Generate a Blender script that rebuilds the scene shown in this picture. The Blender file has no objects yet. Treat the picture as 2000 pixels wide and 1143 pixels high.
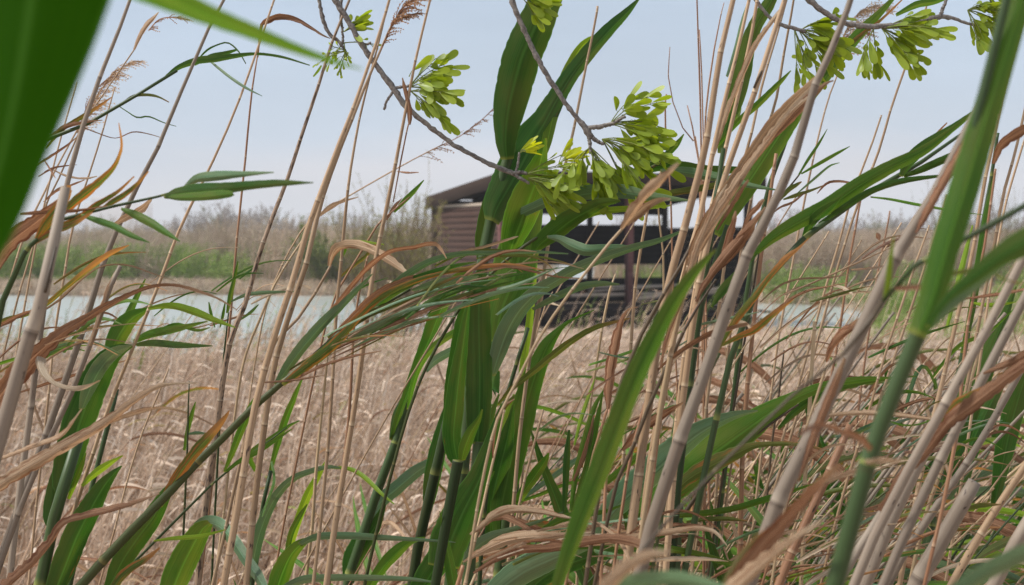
import bpy, math, random
import numpy as np
from mathutils import Vector, Matrix
R = random.Random(7)
sc = bpy.context.scene
C = sc.collection
F = 2778.0            # focal length in photo pixels (2000 px wide, 50 mm on 36 mm)
EYE = 2.2
HOR = 470.0
PITCH = math.atan((571.5 - HOR) / F)
CP, SP = math.cos(PITCH), math.sin(PITCH)

def P(x, y, d):
    a, b = (x - 1000) / F * d, (571.5 - y) / F * d
    return Vector((a, d * CP + b * SP, EYE - d * SP + b * CP))

def at(px, d, z=0.0):
    """point on the level z, d metres ahead, under photo column px"""
    return Vector(((px - 1000) / F * d, d, z))
CAM = Vector((0, 0, EYE))

# ------------------------------------------------------------------ mesh builder
class MB:
    def __init__(s): s.v = []; s.f = []; s.a = []; s.b = []; s.m = []
    def vert(s, co, uv=(0, 0), t=(0, 0)):
        s.v.append(tuple(co)); s.a.append(uv); s.b.append(t); return len(s.v) - 1
    def face(s, *i, m=0): s.f.append(i); s.m.append(m)
    def box(s, o, ax, ay, az, m=0):
        o, ax, ay, az = map(Vector, (o, ax, ay, az)); n = len(s.v)
        la, lb, lc = ax.length, ay.length, az.length; r = R.random()
        for (i, j, k) in ((0,0,0),(1,0,0),(1,1,0),(0,1,0),(0,0,1),(1,0,1),(1,1,1),(0,1,1)):
            s.vert(o + ax*i + ay*j + az*k, (i*la + k*.37, j*lb + k*lc), (r, k))
        for q in ((0,3,2,1),(4,5,6,7),(0,1,5,4),(1,2,6,5),(2,3,7,6),(3,0,4,7)): s.face(*[n+x for x in q], m=m)
    def build(s, name, mat, parent=None, base=None, smooth=False):
        me = bpy.data.meshes.new(name)
        vs = s.v if base is None else [(p[0]-base[0], p[1]-base[1], p[2]-base[2]) for p in s.v]
        me.from_pydata(vs, [], s.f)
        li = np.zeros(len(me.loops), dtype=np.int32); me.loops.foreach_get('vertex_index', li)
        for nm, arr in (('UVMap', s.a), ('T', s.b)):
            u = me.uv_layers.new(name=nm)
            u.data.foreach_set('uv', np.asarray(arr, dtype=np.float32)[li].ravel())
        for m_ in (mat if isinstance(mat, (list, tuple)) else [mat]): me.materials.append(m_)
        if isinstance(mat, (list, tuple)): me.polygons.foreach_set('material_index', np.array(s.m, dtype=np.int32))
        if smooth: me.polygons.foreach_set('use_smooth', np.ones(len(s.f), dtype=bool))
        me.update()
        o = bpy.data.objects.new(name, me); C.objects.link(o)
        if parent is not None: o.parent = parent
        elif base is not None: o.location = base
        return o

def tag(o, label=None, cat=None, group=None, kind=None):
    for k, v in (('label', label), ('category', cat), ('group', group), ('kind', kind)):
        if v: o[k] = v
    return o
def empty(name, loc):
    o = bpy.data.objects.new(name, None); C.objects.link(o); o.location = loc
    o.empty_display_size = .05; return o
def copy_thing(o, loc, rz, scale, label=None):
    c = o.copy(); C.objects.link(c); c.location = loc; c.rotation_euler = (0, 0, rz); c.scale = (scale,)*3
    if label: c['label'] = label
    for ch in o.children:
        d = ch.copy(); C.objects.link(d); d.parent = c
    return c

# ------------------------------------------------------------------ node helpers
class NT:
    def __init__(s, name):
        s.m = bpy.data.materials.new(name); s.m.use_nodes = True
        s.t = s.m.node_tree; s.t.nodes.clear()
        s.out = s.t.nodes.new('ShaderNodeOutputMaterial')
    def n(s, ty, **kw):
        x = s.t.nodes.new(ty)
        for k, v in kw.items():
            if k.startswith('_'): setattr(x, k[1:], v)
            else: s.put(x.inputs[k.replace('__', ' ')], v)
        return x
    def put(s, sock, v):
        if isinstance(v, bpy.types.NodeSocket): s.t.links.new(v, sock)
        elif isinstance(v, (tuple, list)) and sock.type == 'RGBA' and len(v) == 3: sock.default_value = (*v, 1)
        else: sock.default_value = v
    def math(s, op, a, b=0.0, c=None, clamp=False):
        x = s.t.nodes.new('ShaderNodeMath'); x.operation = op; x.use_clamp = clamp
        s.put(x.inputs[0], a); s.put(x.inputs[1], b)
        if c is not None: s.put(x.inputs[2], c)
        return x.outputs[0]
    def mix(s, f, a, b, mode='MIX'):
        x = s.t.nodes.new('ShaderNodeMix'); x.data_type = 'RGBA'; x.blend_type = mode
        s.put(x.inputs[0], f); s.put(x.inputs[6], a); s.put(x.inputs[7], b)
        return x.outputs[2]
    def step(s, v, a, b, lo=0.0, hi=1.0):
        x = s.t.nodes.new('ShaderNodeMapRange'); x.interpolation_type = 'SMOOTHSTEP'
        for i, q in enumerate((v, a, b, lo, hi)): s.put(x.inputs[i], q)
        return x.outputs[0]
    def noise(s, vec, scale, detail=2.0, rough=.5, dim='3D'):
        x = s.t.nodes.new('ShaderNodeTexNoise'); x.noise_dimensions = dim
        s.put(x.inputs['Vector'], vec); s.put(x.inputs['Scale'], scale)
        s.put(x.inputs['Detail'], detail); s.put(x.inputs['Roughness'], rough)
        return x.outputs[0]
    def uv(s, name='UVMap'):
        x = s.t.nodes.new('ShaderNodeUVMap'); x.uv_map = name; return x.outputs[0]
    def xyz(s, v):
        x = s.t.nodes.new('ShaderNodeSeparateXYZ'); s.put(x.inputs[0], v); return x.outputs
    def vec(s, a, b, c=0.0):
        x = s.t.nodes.new('ShaderNodeCombineXYZ')
        for i, q in enumerate((a, b, c)): s.put(x.inputs[i], q)
        return x.outputs[0]
    def done(s, sh): s.t.links.new(sh, s.out.inputs[0]); return s.m

def thin(nt, col, rough, bump, trans=.3, tcol=None, spec=.5):
    p = nt.n('ShaderNodeBsdfPrincipled', Base__Color=col, Roughness=rough)
    p.inputs['Specular IOR Level'].default_value = spec
    if bump is not None: nt.put(p.inputs['Normal'], bump)
    if trans <= 0: return p.outputs[0]
    t = nt.n('ShaderNodeBsdfTranslucent', Color=tcol if tcol is not None else col)
    x = nt.n('ShaderNodeMixShader', Fac=trans)
    nt.t.links.new(p.outputs[0], x.inputs[1]); nt.t.links.new(t.outputs[0], x.inputs[2])
    return x.outputs[0]

def leaf_mat(name, ca, cb, tip, tipk=.86, blotch=(.25, .09, .03), bk=.03, rough=.42, trans=.32, glow=1.5, dry=False, spec=.26):
    """ca / cb: the two colours of the fine veins; tip: colour of the withered tip; bk: how much of it has rusty blotches"""
    nt = NT(name)
    u, v, _ = nt.xyz(nt.uv('UVMap')); t, r, _ = nt.xyz(nt.uv('T'))
    oi = nt.n('ShaderNodeObjectInfo').outputs['Random']
    rnd = nt.math('ADD', oi, r)
    vein = nt.noise(nt.vec(nt.math('MULTIPLY', u, 22 if dry else 42), nt.math('MULTIPLY', v, 2.4), nt.math('MULTIPLY', rnd, 31)), 1.0, 3, .65)
    vein = nt.step(vein, .36, .64)
    col = nt.mix(vein, ca, cb)
    big = nt.noise(nt.vec(nt.math('MULTIPLY', u, 1.4), nt.math('MULTIPLY', v, 9), nt.math('MULTIPLY', rnd, 17)), 1.0, 3, .6)
    col = nt.mix(nt.step(big, .35, .7, 0, .45), col, nt.mix(.5, ca, tip), 'MIX')
    # pale midrib
    mid = nt.math('ABSOLUTE', nt.math('SUBTRACT', u, .5))
    col = nt.mix(nt.step(mid, .012, .05, .38, 0), col, tuple(min(1, c*2.0+.03) for c in cb))
    # rusty blotches, long along the blade, stronger towards one edge
    bl = nt.noise(nt.vec(nt.math('MULTIPLY', u, 5), nt.math('MULTIPLY', v, 16), nt.math('MULTIPLY', rnd, 43)), 1.0, 4, .65)
    edge = nt.math('MULTIPLY', mid, .28)
    col = nt.mix(nt.step(nt.math('ADD', bl, edge), .78-bk*.5, .90-bk*.5), col, blotch)
    bl2 = nt.noise(nt.vec(nt.math('MULTIPLY', u, 9), nt.math('MULTIPLY', v, 45), nt.math('MULTIPLY', rnd, 71)), 1.0, 3, .7)
    col = nt.mix(nt.step(bl2, .82-bk*.38, .90-bk*.38, 0, .8), col, (.42, .20, .03) if not dry else (.16, .07, .03))
    if not dry:      # pale margin and yellowish collar where the blade leaves the stalk
        col = nt.mix(nt.step(mid, .45, .5, 0, .45), col, tuple(min(1, c*2.2+.04) for c in cb))
        col = nt.mix(nt.step(t, .003, .018, .55, 0), col, (.27, .27, .055))
    # withered tip
    tp = nt.math('ADD', t, nt.math('MULTIPLY', nt.math('SUBTRACT', big, .5), .25))
    col = nt.mix(nt.step(tp, tipk, min(1.15, tipk+.16)), col, tip)
    col = nt.mix(1.0, col, nt.math('ADD', .78, nt.math('MULTIPLY', oi, .42)), 'MULTIPLY')
    bmp = nt.n('ShaderNodeBump', Strength=.35 if not dry else .8, Distance=.0006, Height=vein)
    tc = nt.mix(1.0, col, (1.25*glow, 1.15*glow, .5*glow) if not dry else (1.2, 1.0, .8), 'MULTIPLY')
    return nt.done(thin(nt, col, rough, bmp.outputs[0], trans, tc, spec if not dry else .2))

def stem_mat(name, ca, cb, ring, dark=(.04, .025, .02), spots=.0, rough=.5, streak=(.20, .11, .06), sk=.35, spec=.3):
    nt = NT(name)
    u, v, _ = nt.xyz(nt.uv('UVMap')); t, r, _ = nt.xyz(nt.uv('T'))
    oi = nt.n('ShaderNodeObjectInfo').outputs['Random']
    rnd = nt.math('ADD', oi, r)
    fib = nt.noise(nt.vec(nt.math('MULTIPLY', u, 15), nt.math('MULTIPLY', v, 4), nt.math('MULTIPLY', rnd, 37)), 1.0, 3, .65)
    wn = nt.n('ShaderNodeTexWhiteNoise', _noise_dimensions='1D', W=nt.math('MULTIPLY', rnd, 91.7)).outputs[0]
    col = nt.mix(nt.math('ADD', nt.math('MULTIPLY', wn, .6), nt.math('MULTIPLY', nt.step(fib, .3, .7), .4)), ca, cb)
    col = nt.mix(nt.step(fib, .50, .72, 0, .42), col, tuple(c*.45 for c in ca))
    stk = nt.noise(nt.vec(nt.math('MULTIPLY', u, 5), nt.math('MULTIPLY', v, 2.2), nt.math('MULTIPLY', rnd, 23)), 1.0, 4, .7)
    col = nt.mix(nt.step(stk, .56, .72, 0, sk), col, streak)
    sp = nt.noise(nt.vec(nt.math('MULTIPLY', u, 7), nt.math('MULTIPLY', v, 70), nt.math('MULTIPLY', rnd, 11)), 1.0, 2, .5)
    col = nt.mix(nt.step(sp, .74-spots, .80-spots, 0, .85), col, dark)
    # node: pale collar with a thin dark line over it
    col = nt.mix(nt.step(t, .0, .05, .8, 0), col, ring)
    col = nt.mix(nt.step(t, .975, .992, 0, .55), col, dark)
    col = nt.mix(1.0, col, nt.math('ADD', .82, nt.math('MULTIPLY', oi, .34)), 'MULTIPLY')
    bmp = nt.n('ShaderNodeBump', Strength=.5, Distance=.0006, Height=fib)
    return nt.done(thin(nt, col, rough, bmp.outputs[0], 0, None, spec))

LM = dict(
 G=leaf_mat('leaf green', (.040, .120, .010), (.066, .170, .017), (.30, .22, .06), .97, trans=.36, glow=1.25),
 D=leaf_mat('leaf deep green', (.020, .078, .010), (.036, .116, .016), (.20, .15, .05), .97, glow=1.35, trans=.34),
 B=leaf_mat('leaf fresh yellow green', (.13, .24, .012), (.19, .32, .022), (.35, .30, .08), .97, trans=.4, glow=1.15),
 T=leaf_mat('leaf blue green', (.062, .145, .068), (.105, .205, .112), (.30, .26, .12), .97, rough=.36, trans=.2, glow=.9, spec=.5),  # glaucous blade tone with the blue gloss of the sky put into it
 O=leaf_mat('leaf olive', (.06, .085, .016), (.095, .125, .028), (.20, .12, .05), .8, bk=.25, trans=.25),
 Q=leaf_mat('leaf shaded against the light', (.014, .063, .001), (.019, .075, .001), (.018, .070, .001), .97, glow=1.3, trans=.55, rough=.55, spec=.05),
 R=leaf_mat('leaf green going rusty', (.045, .085, .014), (.080, .120, .024), (.30, .145, .06), .66, blotch=(.28, .10, .03), bk=.46),
 N=leaf_mat('leaf red brown dry', (.21, .105, .06), (.35, .20, .12), (.36, .235, .145), .8, blotch=(.14, .055, .027), bk=.40, rough=.6, trans=.28, dry=True),
 A=leaf_mat('leaf tan dry', (.31, .205, .125), (.49, .36, .245), (.48, .38, .27), .8, blotch=(.22, .115, .06), bk=.36, rough=.6, trans=.28, dry=True),
 W=leaf_mat('leaf pale straw', (.50, .41, .30), (.64, .54, .42), (.45, .34, .23), .85, blotch=(.36, .25, .16), bk=.3, rough=.6, trans=.3, dry=True),
)
SM = dict(
 t=stem_mat('stalk tan dry', (.25, .16, .09), (.43, .305, .195), (.48, .38, .26), spots=.09, sk=.65),
 g=stem_mat('stalk weathered grey', (.150, .116, .088), (.265, .218, .170), (.31, .26, .205), streak=(.17, .11, .075), spots=.06, rough=.6, sk=.6),
 y=stem_mat('stalk straw', (.29, .20, .11), (.44, .325, .20), (.48, .38, .26), spots=.06, sk=.6),
 s=stem_mat('stalk spotted dry', (.24, .165, .11), (.35, .25, .175), (.44, .36, .27), spots=.2, sk=.7),
 n=stem_mat('stalk green', (.030, .056, .018), (.056, .086, .032), (.22, .24, .06), dark=(.05, .05, .02), streak=(.02, .05, .012), rough=.42, spec=.25),
 d=stem_mat('stalk dark green', (.020, .038, .013), (.038, .060, .020), (.16, .17, .05), dark=(.03, .03, .02), streak=(.05, .04, .012), rough=.45, spec=.2),
 o=stem_mat('stalk olive', (.030, .042, .012), (.055, .066, .020), (.14, .12, .04), streak=(.09, .045, .018), rough=.45, spec=.25),
 r=stem_mat('stalk rusty', (.20, .095, .05), (.31, .175, .10), (.42, .30, .2), streak=(.15, .055, .025), spots=.07),
 k=stem_mat('stalk dark brown', (.045, .032, .02), (.09, .062, .034), (.18, .13, .08), spots=.03),
)
# ------------------------------------------------------------------ curves, stalks and blades
def crom(pts, n):
    """Catmull-Rom through rows of pts (numpy), n samples evenly by length; also returns cumulative length"""
    p = np.asarray(pts, float)
    if len(p) == 2: p = np.array([p[0], (p[0]+p[1])/2, p[1]])
    q = np.vstack([2*p[0]-p[1], p, 2*p[-1]-p[-2]]); out = []
    for i in range(1, len(q)-2):
        for t in np.linspace(0, 1, 16, endpoint=False):
            a, b, c, d = q[i-1], q[i], q[i+1], q[i+2]
            out.append(.5*((2*b) + (-a+c)*t + (2*a-5*b+4*c-d)*t*t + (-a+3*b-3*c+d)*t**3))
    out.append(p[-1]); out = np.array(out)
    s = np.concatenate([[0], np.cumsum(np.linalg.norm(np.diff(out[:, :3], axis=0), axis=1))])
    k = np.linspace(0, s[-1], n)
    return np.stack([np.interp(k, s, out[:, j]) for j in range(out.shape[1])], 1), k

def tube(mb, pts, rad, sides=8, node=None, rnd=None, cap=True, seed=0.0):
    """pts (n,3), rad (n,), node = internode length in metres; adds collars at the nodes"""
    pts = np.asarray(pts, float); rad = np.asarray(rad, float)
    s = np.concatenate([[0], np.cumsum(np.linalg.norm(np.diff(pts, axis=0), axis=1))]); L = s[-1]
    ks = []
    if node:
        if isinstance(node, list): seg = [(p, q-p) for p, q in zip([-.001]+node, node+[L+.001])]
        else:
            a = -R.random()*node; seg = []
            while a < L: ln = node*R.uniform(.75, 1.25); seg.append((a, ln)); a += ln
        for i, (a, ln) in enumerate(seg):
            for f, b in ((.0, 1.035), (.02, 1.05), (.04, .985), (.3, .98), (.65, 1.0), (.97, 1.0), (.993, 1.03)):
                x = a + f*ln
                if 0 <= x <= L: ks.append((x, b, f, i))
        if not ks or ks[0][0] > 1e-4: ks.insert(0, (0, 1, .5, 0))
        if ks[-1][0] < L-1e-4: ks.append((L, 1, .5, i))
        for x in s[1:-1]: pass
    else:
        ks = [(x, 1, .5, 0) for x in s]
    rings = []
    jr = {}; kx = {}
    prev = None
    for x, b, f, i in ks:
        c = Vector([np.interp(x, s, pts[:, j]) for j in range(3)]); r = np.interp(x, s, rad)*b
        e = min(L, x+L*.01); e0 = max(0, x-L*.01)
        T = Vector([np.interp(e, s, pts[:, j])-np.interp(e0, s, pts[:, j]) for j in range(3)]).normalized()
        if prev is None: N = T.orthogonal().normalized()
        else: N = (prev - T*prev.dot(T)).normalized()
        prev = N; B = T.cross(N)
        if i not in jr: jr[i] = R.random()
        if node: kx.setdefault(i, Vector((R.gauss(0, 1), R.gauss(0, 1), 0))*r*.30); kx.setdefault(i+1, Vector((R.gauss(0, 1), R.gauss(0, 1), 0))*r*.30); c += kx[i]*(1-f)+kx[i+1]*f
        ring = []
        for k in range(sides+1):
            a = 2*math.pi*k/sides
            ring.append(mb.vert(c + (N*math.cos(a)+B*math.sin(a))*r, (k/sides, x+seed), (f, jr[i])))
        rings.append(ring)
    for a, b in zip(rings, rings[1:]):
        for k in range(sides): mb.face(a[k], a[k+1], b[k+1], b[k])
    if cap:
        for ring, fl in ((rings[0], 1), (rings[-1], 0)):
            mb.face(*(ring[:-1][::-1] if fl else ring[:-1]))

def blade(mb, pts, wid, roll=(0, 0), fold=.25, across=6, view=None, rnd=None, ripple=.0, seed=0.0, curl=0.0, nick=.05):
    """a leaf blade along pts (n,3); wid (n,) = width as seen from the camera; roll turns the blade about its axis"""
    n = len(pts); rnd = R.random() if rnd is None else rnd; rows = []; s = 0
    ph = R.uniform(0, 6.28)
    for i in range(n):
        c = Vector(pts[i]); T = (Vector(pts[min(n-1, i+1)])-Vector(pts[max(0, i-1)])).normalized()
        V = (c-CAM).normalized() if view is None else view
        S = T.cross(V)
        S = S.normalized() if S.length > 1e-4 else T.orthogonal().normalized()
        t = i/(n-1); a = roll[0]+(roll[1]-roll[0])*t
        S = (Matrix.Rotation(a, 3, T) @ S); N = S.cross(T).normalized()
        h = wid[i]/2/max(.45, abs(math.cos(a)))
        if i: s += (Vector(pts[i])-Vector(pts[i-1])).length
        row = []
        jl = 1+(R.uniform(-1, .35)*nick if R.random() < .55 else 0); jr_ = 1+(R.uniform(-1, .35)*nick if R.random() < .55 else 0)
        for k in range(across+1):
            u = (k/across*2-1)*(jl if k*2 < across else jr_)
            lift = fold*abs(u)*h + curl*h*u*u
            rp = ripple*h*(math.sin(s*31+ph+u*1.3)+.6*math.sin(s*73+ph*2-u))*abs(u)
            row.append(mb.vert(c + S*(u*h) + N*(lift+rp), (k/across, s+seed), (t, rnd)))
        rows.append(row)
    for a, b in zip(rows, rows[1:]):
        for k in range(across): mb.face(a[k], a[k+1], b[k+1], b[k])

def plume(mb, axis, n, ln, wind, w=.0006, spread=.5):
    """an old reed flower head: many fine drooping filaments"""
    ax, _ = crom(axis, 24); ax = [Vector(p) for p in ax]
    for i in range(len(ax)-1):
        a, b = ax[i], ax[i+1]
        V = (a-CAM).normalized(); S = (b-a).cross(V).normalized()*w*1.5
        q = [mb.vert(x, (.5, i*.1), (.5, .3)) for x in (a-S, a+S, b+S, b-S)]; mb.face(*q)
    for k in range(n):
        t = R.random()**.8; i = min(len(ax)-2, int(t*(len(ax)-1)))
        p = ax[i].copy(); T = (ax[i+1]-ax[i]).normalized()
        d = (T*.9 + Vector((R.gauss(0, 1), R.gauss(0, 1), R.gauss(0, 1)))*spread + Vector(wind)*.6).normalized()
        L = ln*R.uniform(.4, 1.0)*(1.1-.5*t); rn = R.random(); prev = None
        for j in range(6):
            V = (p-CAM).normalized(); S = d.cross(V).normalized()*w*R.uniform(.6, 1.3)*(1.25-j*.2)
            cur = (mb.vert(p-S, (0, j*.1), (j/5, rn)), mb.vert(p+S, (1, j*.1), (j/5, rn)))
            if prev: mb.face(prev[0], prev[1], cur[1], cur[0])
            prev = cur
            if j > 1:           # little spikelets
                for _ in range(2):
                    e = (d*1.0+Vector((R.gauss(0, .6), R.gauss(0, .6), R.gauss(-.2, .6)))).normalized()*L*.16
                    S2 = e.cross(V).normalized()*w*1.3
                    q = [mb.vert(x, (.5, .5), (.9, rn)) for x in (p-S2*.3, p+e*.5-S2, p+e, p+e*.5+S2)]; mb.face(*q)
            p = p + d*L/5; d = (d + Vector(wind)*.16 + Vector((0, 0, -.10))).normalized()

def parse(s):
    head, body = s.split('|'); h = head.split()
    rows = [[float(x) for x in q.split(',')] for q in body.split()]
    return h, rows
def to_ground(p, d):
    out = []; p = p.copy(); d = d.normalized(); k = 0
    while p.z > -.04 and k < 60:
        k += 1
        d = (d*.86 + Vector((0, .0, -1))*.14).normalized(); p = p + d*.12; out.append(p.copy())
    return out

SW = dict(o=.8, d=.9, g=.72, t=.57, y=.66, s=.70, r=.74)
def reed(label, depth, parts, name='giant_reed', cat='reed', group=None, knot=None):
    """parts: 'S mat [d0 d1] | x,y,w ...' stalk, bottom to top, carried on down to the ground; 's' a side shoot (not carried down);
    'L mat [d0 d1 r0 r1 fold] | x,y,w ...' blade, base to tip; 'F ..| x,y ..' flower head"""
    built = []; base = None
    for s in parts:
        h, rows = parse(s); k = h[0]; par = [float(x) for x in h[2:]]
        dz = depth
        d0, d1 = (par[0], par[1]) if len(par) >= 2 else ((dz, dz+R.uniform(-.03, .03)) if k in 'Ss' else (dz, dz+R.uniform(-.16, .16)))
        px = np.array([r[:3] for r in rows]); ln = np.concatenate([[0], np.cumsum(np.hypot(*np.diff(px[:, :2], axis=0).T))])
        tt = ln/ln[-1]; dd = d0+(d1-d0)*tt
        P3 = [P(r[0], r[1], d) for r, d in zip(rows, dd)]
        if k in 'Ss':
            w = [r[2]*d/F/2*SW.get(h[1], 1)*(.64 if depth < 1.1 else 1) for r, d in zip(rows, dd)]
            if k == 'S':
                ex = to_ground(P3[0], P3[0]-P3[1])
                P3 = ex[::-1]+P3; w = [w[0]*1.05]*len(ex)+w
                if base is None: base = Vector((P3[0].x, P3[0].y, 0))
            pr, _ = crom([(*p, a) for p, a in zip(P3, w)], max(12, int(len(P3)*6)))
            mk = [p for p, r in zip(P3[-len(rows):], rows) if len(r) > 3]
            mb = MB(); nd = {'n': .2, 'd': .2, 'g': .21, 'k': .12, 'r': .12}.get(h[1], .095)*R.uniform(.85, 1.2)*(1.5 if w[0] > .0065 else 1)
            if mk:
                cs = np.concatenate([[0], np.cumsum(np.linalg.norm(np.diff(pr[:, :3], axis=0), axis=1))])
                nd = sorted(float(cs[np.argmin(np.linalg.norm(pr[:, :3]-np.array(p), axis=1))]) for p in mk)
                nd = [x for x in np.arange(nd[0]-.24*int(nd[0]/.24), nd[0]-.1, .24) if x > .05]+nd
            tube(mb, pr[:, :3], pr[:, 3], 10 if max(w) > .004 else 7, nd, seed=R.random()*9)
            built.append(('stem' if k == 'S' else 'side_shoot', mb, SM[h[1]], True))
        elif k in 'Ll':
            r0, r1 = (math.radians(par[2]), math.radians(par[3])) if len(par) >= 4 else (R.uniform(-.7, .7), R.uniform(-.7, .7))
            fo = par[4] if len(par) >= 5 else R.uniform(.12, .4)
            lw_ = 1 if k == 'l' else .66 if depth < 1.1 and h[1] != 'Q' else .82 if h[1] in 'NAR' else 1
            w = [r[2]*d/F*lw_ for r, d in zip(rows, dd)]
            n = int(min(72, max(14, ln[-1]/8)))
            pr, _ = crom([(*p, a) for p, a in zip(P3, w)], n)
            dry = h[1] in 'NAW'
            mb = MB(); blade(mb, pr[:, :3], np.maximum(pr[:, 3], 1.2*depth/F), (r0, r1), fo, 8 if dry else 6, seed=R.random()*9,
                             ripple=.15 if dry else .035, curl=R.uniform(-.9, .9) if dry else 0, nick=.26 if dry else .13 if h[1] in 'RO' else .0 if h[1] == 'Q' else .05)
            built.append(('leaf', mb, LM[h[1]], True))
        elif k == 'F':
            mb = MB(); plume(mb, [tuple(p) for p in P3], int(par[2]), par[3]*depth/F, (.9, 0, .1))
            built.append(('plume', mb, LM[h[1]], False))
    if base is None: base = Vector((P3[0].x, P3[0].y, 0))
    root = empty(name, base); tag(root, label, cat, group)
    for nm, mb, m, sm in built: mb.build(nm, m, root, base, smooth=sm)
    return root
# ------------------------------------------------------------------ reeds of the photograph, one by one
# --- close to the lens
reed('giant reed with a huge dark green blurred blade hanging across the upper left corner', .46, [
 'S n .50 .48 | -330,1300,34 -290,800,32 -250,300,30 -215,-150,26 -200,-420,20',
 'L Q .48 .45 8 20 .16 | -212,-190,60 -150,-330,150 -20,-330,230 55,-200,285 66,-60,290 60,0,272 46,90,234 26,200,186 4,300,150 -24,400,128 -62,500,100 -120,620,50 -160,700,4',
 'l G .5 .62 30 40 .3 | -205,-300,40 -60,-230,70 90,-120,74 240,-38,66 330,2,52 400,32,42 470,58,34 540,84,25 620,112,15 708,136,2'])
reed('thick blurred green cane with a bright sheath, close to the lens at right', .78, [
 'S n | 1600,1240,60 1632,1130,58 1665,1010,56 1700,885,55,1 1745,760,54 1788,655,54,1 1830,505,40 1880,320,34 1935,110,30 1985,-90,24',
 'l G .755 .77 12 20 .3 | 1792,655,40 1820,585,50 1850,480,56 1892,345,58 1932,210,54 1968,90,48 1995,0,42 2028,-130,34 2060,-260,8',
 'L T .77 .72 30 40 .3 | 1805,650,16 1850,605,30 1900,562,36 1950,520,34 2010,478,30 2090,430,22 2200,400,4',
 'L D .75 .70 20 20 .3 | 1810,640,10 1850,585,26 1905,540,44 1950,505,60 2000,478,80 2080,440,70 2200,380,10',
 'L N .77 .66 30 10 .2 | 1700,880,14 1680,860,26 1650,848,26 1605,832,18 1560,850,12 1540,880,2',
 'L P .77 .7 30 10 .2 | 1690,905,14 1720,900,16 1745,902,16 1768,898,8'.replace(' P ', ' A ')])
reed('slim blurred dark green shoot slanting over the grey cane and the bright sheath at right', .86, [
 'S k | 1560,760,10 1620,712,12 1660,680,16 1690,640,20 1725,588,22',
 's d .86 .80 | 1725,588,18 1740,545,20 1800,512,20 1860,478,21 1930,442,23 2000,405,24 2090,352,20',
 'L B .86 .85 10 10 .2 | 1728,590,12 1735,550,18 1738,520,16 1742,490,10 1746,462,3',
 'L N .86 .80 20 20 .2 | 1735,566,10 1770,562,16 1810,560,16 1850,558,8 1870,548,2',
 'L O .83 .8 20 20 .2 | 1830,560,6 1850,540,12 1885,530,14 1930,528,14 1960,545,8 2000,556,3'])
reed('bright green blurred sword leaf rising before the sandy reed bed to the right of centre', 1.02, [
 'S n | 1040,1330,26 1062,1240,28 1088,1150,30',
 'L G 1.02 .98 20 35 .45 | 1080,1170,26 1098,1120,40 1130,1030,54 1166,940,62 1205,840,64 1242,745,62 1280,665,56 1315,598,46 1350,545,34 1380,508,18 1400,486,2'])
reed('blurred rust brown and orange dead leaf at the bottom right', .84, [
 'S r | 1330,1280,22 1390,1200,26',
 'L N .84 .80 20 30 .4 | 1390,1200,40 1440,1130,50 1490,1065,50 1540,1010,44 1580,965,34 1615,930,22 1640,905,3',
 'L R .83 .84 10 20 .3 | 1400,1180,20 1440,1105,32 1480,1060,34 1515,1030,20 1540,1000,3',
 'L A .84 .76 20 30 .4 | 1330,1260,36 1420,1170,44 1490,1105,40 1545,1060,28 1590,1030,14 1612,1012,3',
 'L A .84 .80 25 30 .3 | 1560,985,16 1600,950,22 1650,930,20 1690,918,14 1720,905,3'])
reed('blurred tan dead leaf tip poking up along the bottom edge under the broad green blades', .68, [
 'S r | 1120,1290,18 1150,1220,24',
 'L A .68 .66 10 30 .25 | 1150,1220,40 1185,1150,50 1225,1110,46 1260,1090,34 1290,1082,20 1312,1078,3',
 'L T .7 .64 40 40 .3 | 1130,1260,30 1180,1165,40 1240,1140,46 1320,1134,44 1400,1150,30 1460,1180,4'])
reed('blurred blue green blade crossing the bottom right corner', .70, [
 'S n | 1760,1330,20 1810,1240,24',
 'L T .70 .62 30 30 .3 | 1810,1240,24 1850,1175,40 1910,1130,50 1970,1098,54 2040,1070,48 2140,1050,10'])
# --- tall green cane in the middle
reed('tallest green cane in the middle, broad dark blades hiding the near end of the hut', 2.15, [
 'S n 2.15 2.2 | 870,1200,24 884,1060,24 900,905,24 915,760,24 930,620,24,1 948,500,24 965,432,24,1 980,350,22 990,305,20,1 1010,200,16 1040,60,12',
 'L D 2.16 2.05 -10 15 .4 | 990,312,26 987,272,44 992,220,62 1003,170,72 1020,110,76 1042,60,74 1066,5,62 1095,-60,46 1130,-140,4',
 'L D 2.16 2.3 15 25 .4 | 962,432,30 972,405,54 995,365,72 1020,320,78 1045,272,70 1065,238,52 1085,200,40 1115,150,32 1150,105,30 1190,60,26 1225,25,16 1250,-4,3',
 'L D 2.18 2.2 40 30 .4 | 940,520,10 944,470,26 955,420,30 970,372,28 985,330,16 995,300,4',
 'L B 2.2 2.3 20 40 .3 | 1050,330,12 1068,280,20 1080,230,22 1095,185,22 1110,140,20 1130,100,15 1150,80,12 1180,68,8 1216,46,2',
 'L T 2.1 1.9 30 40 .3 | 988,462,10 1010,425,20 1040,408,20 1075,394,22 1120,384,26 1160,378,30 1215,377,28 1270,385,18 1345,392,3',
 'L G 2.12 2.0 20 30 .3 | 990,515,12 1000,480,40 1015,440,62 1030,400,66 1045,360,58 1052,330,40 1060,300,20 1066,270,4'])
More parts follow.
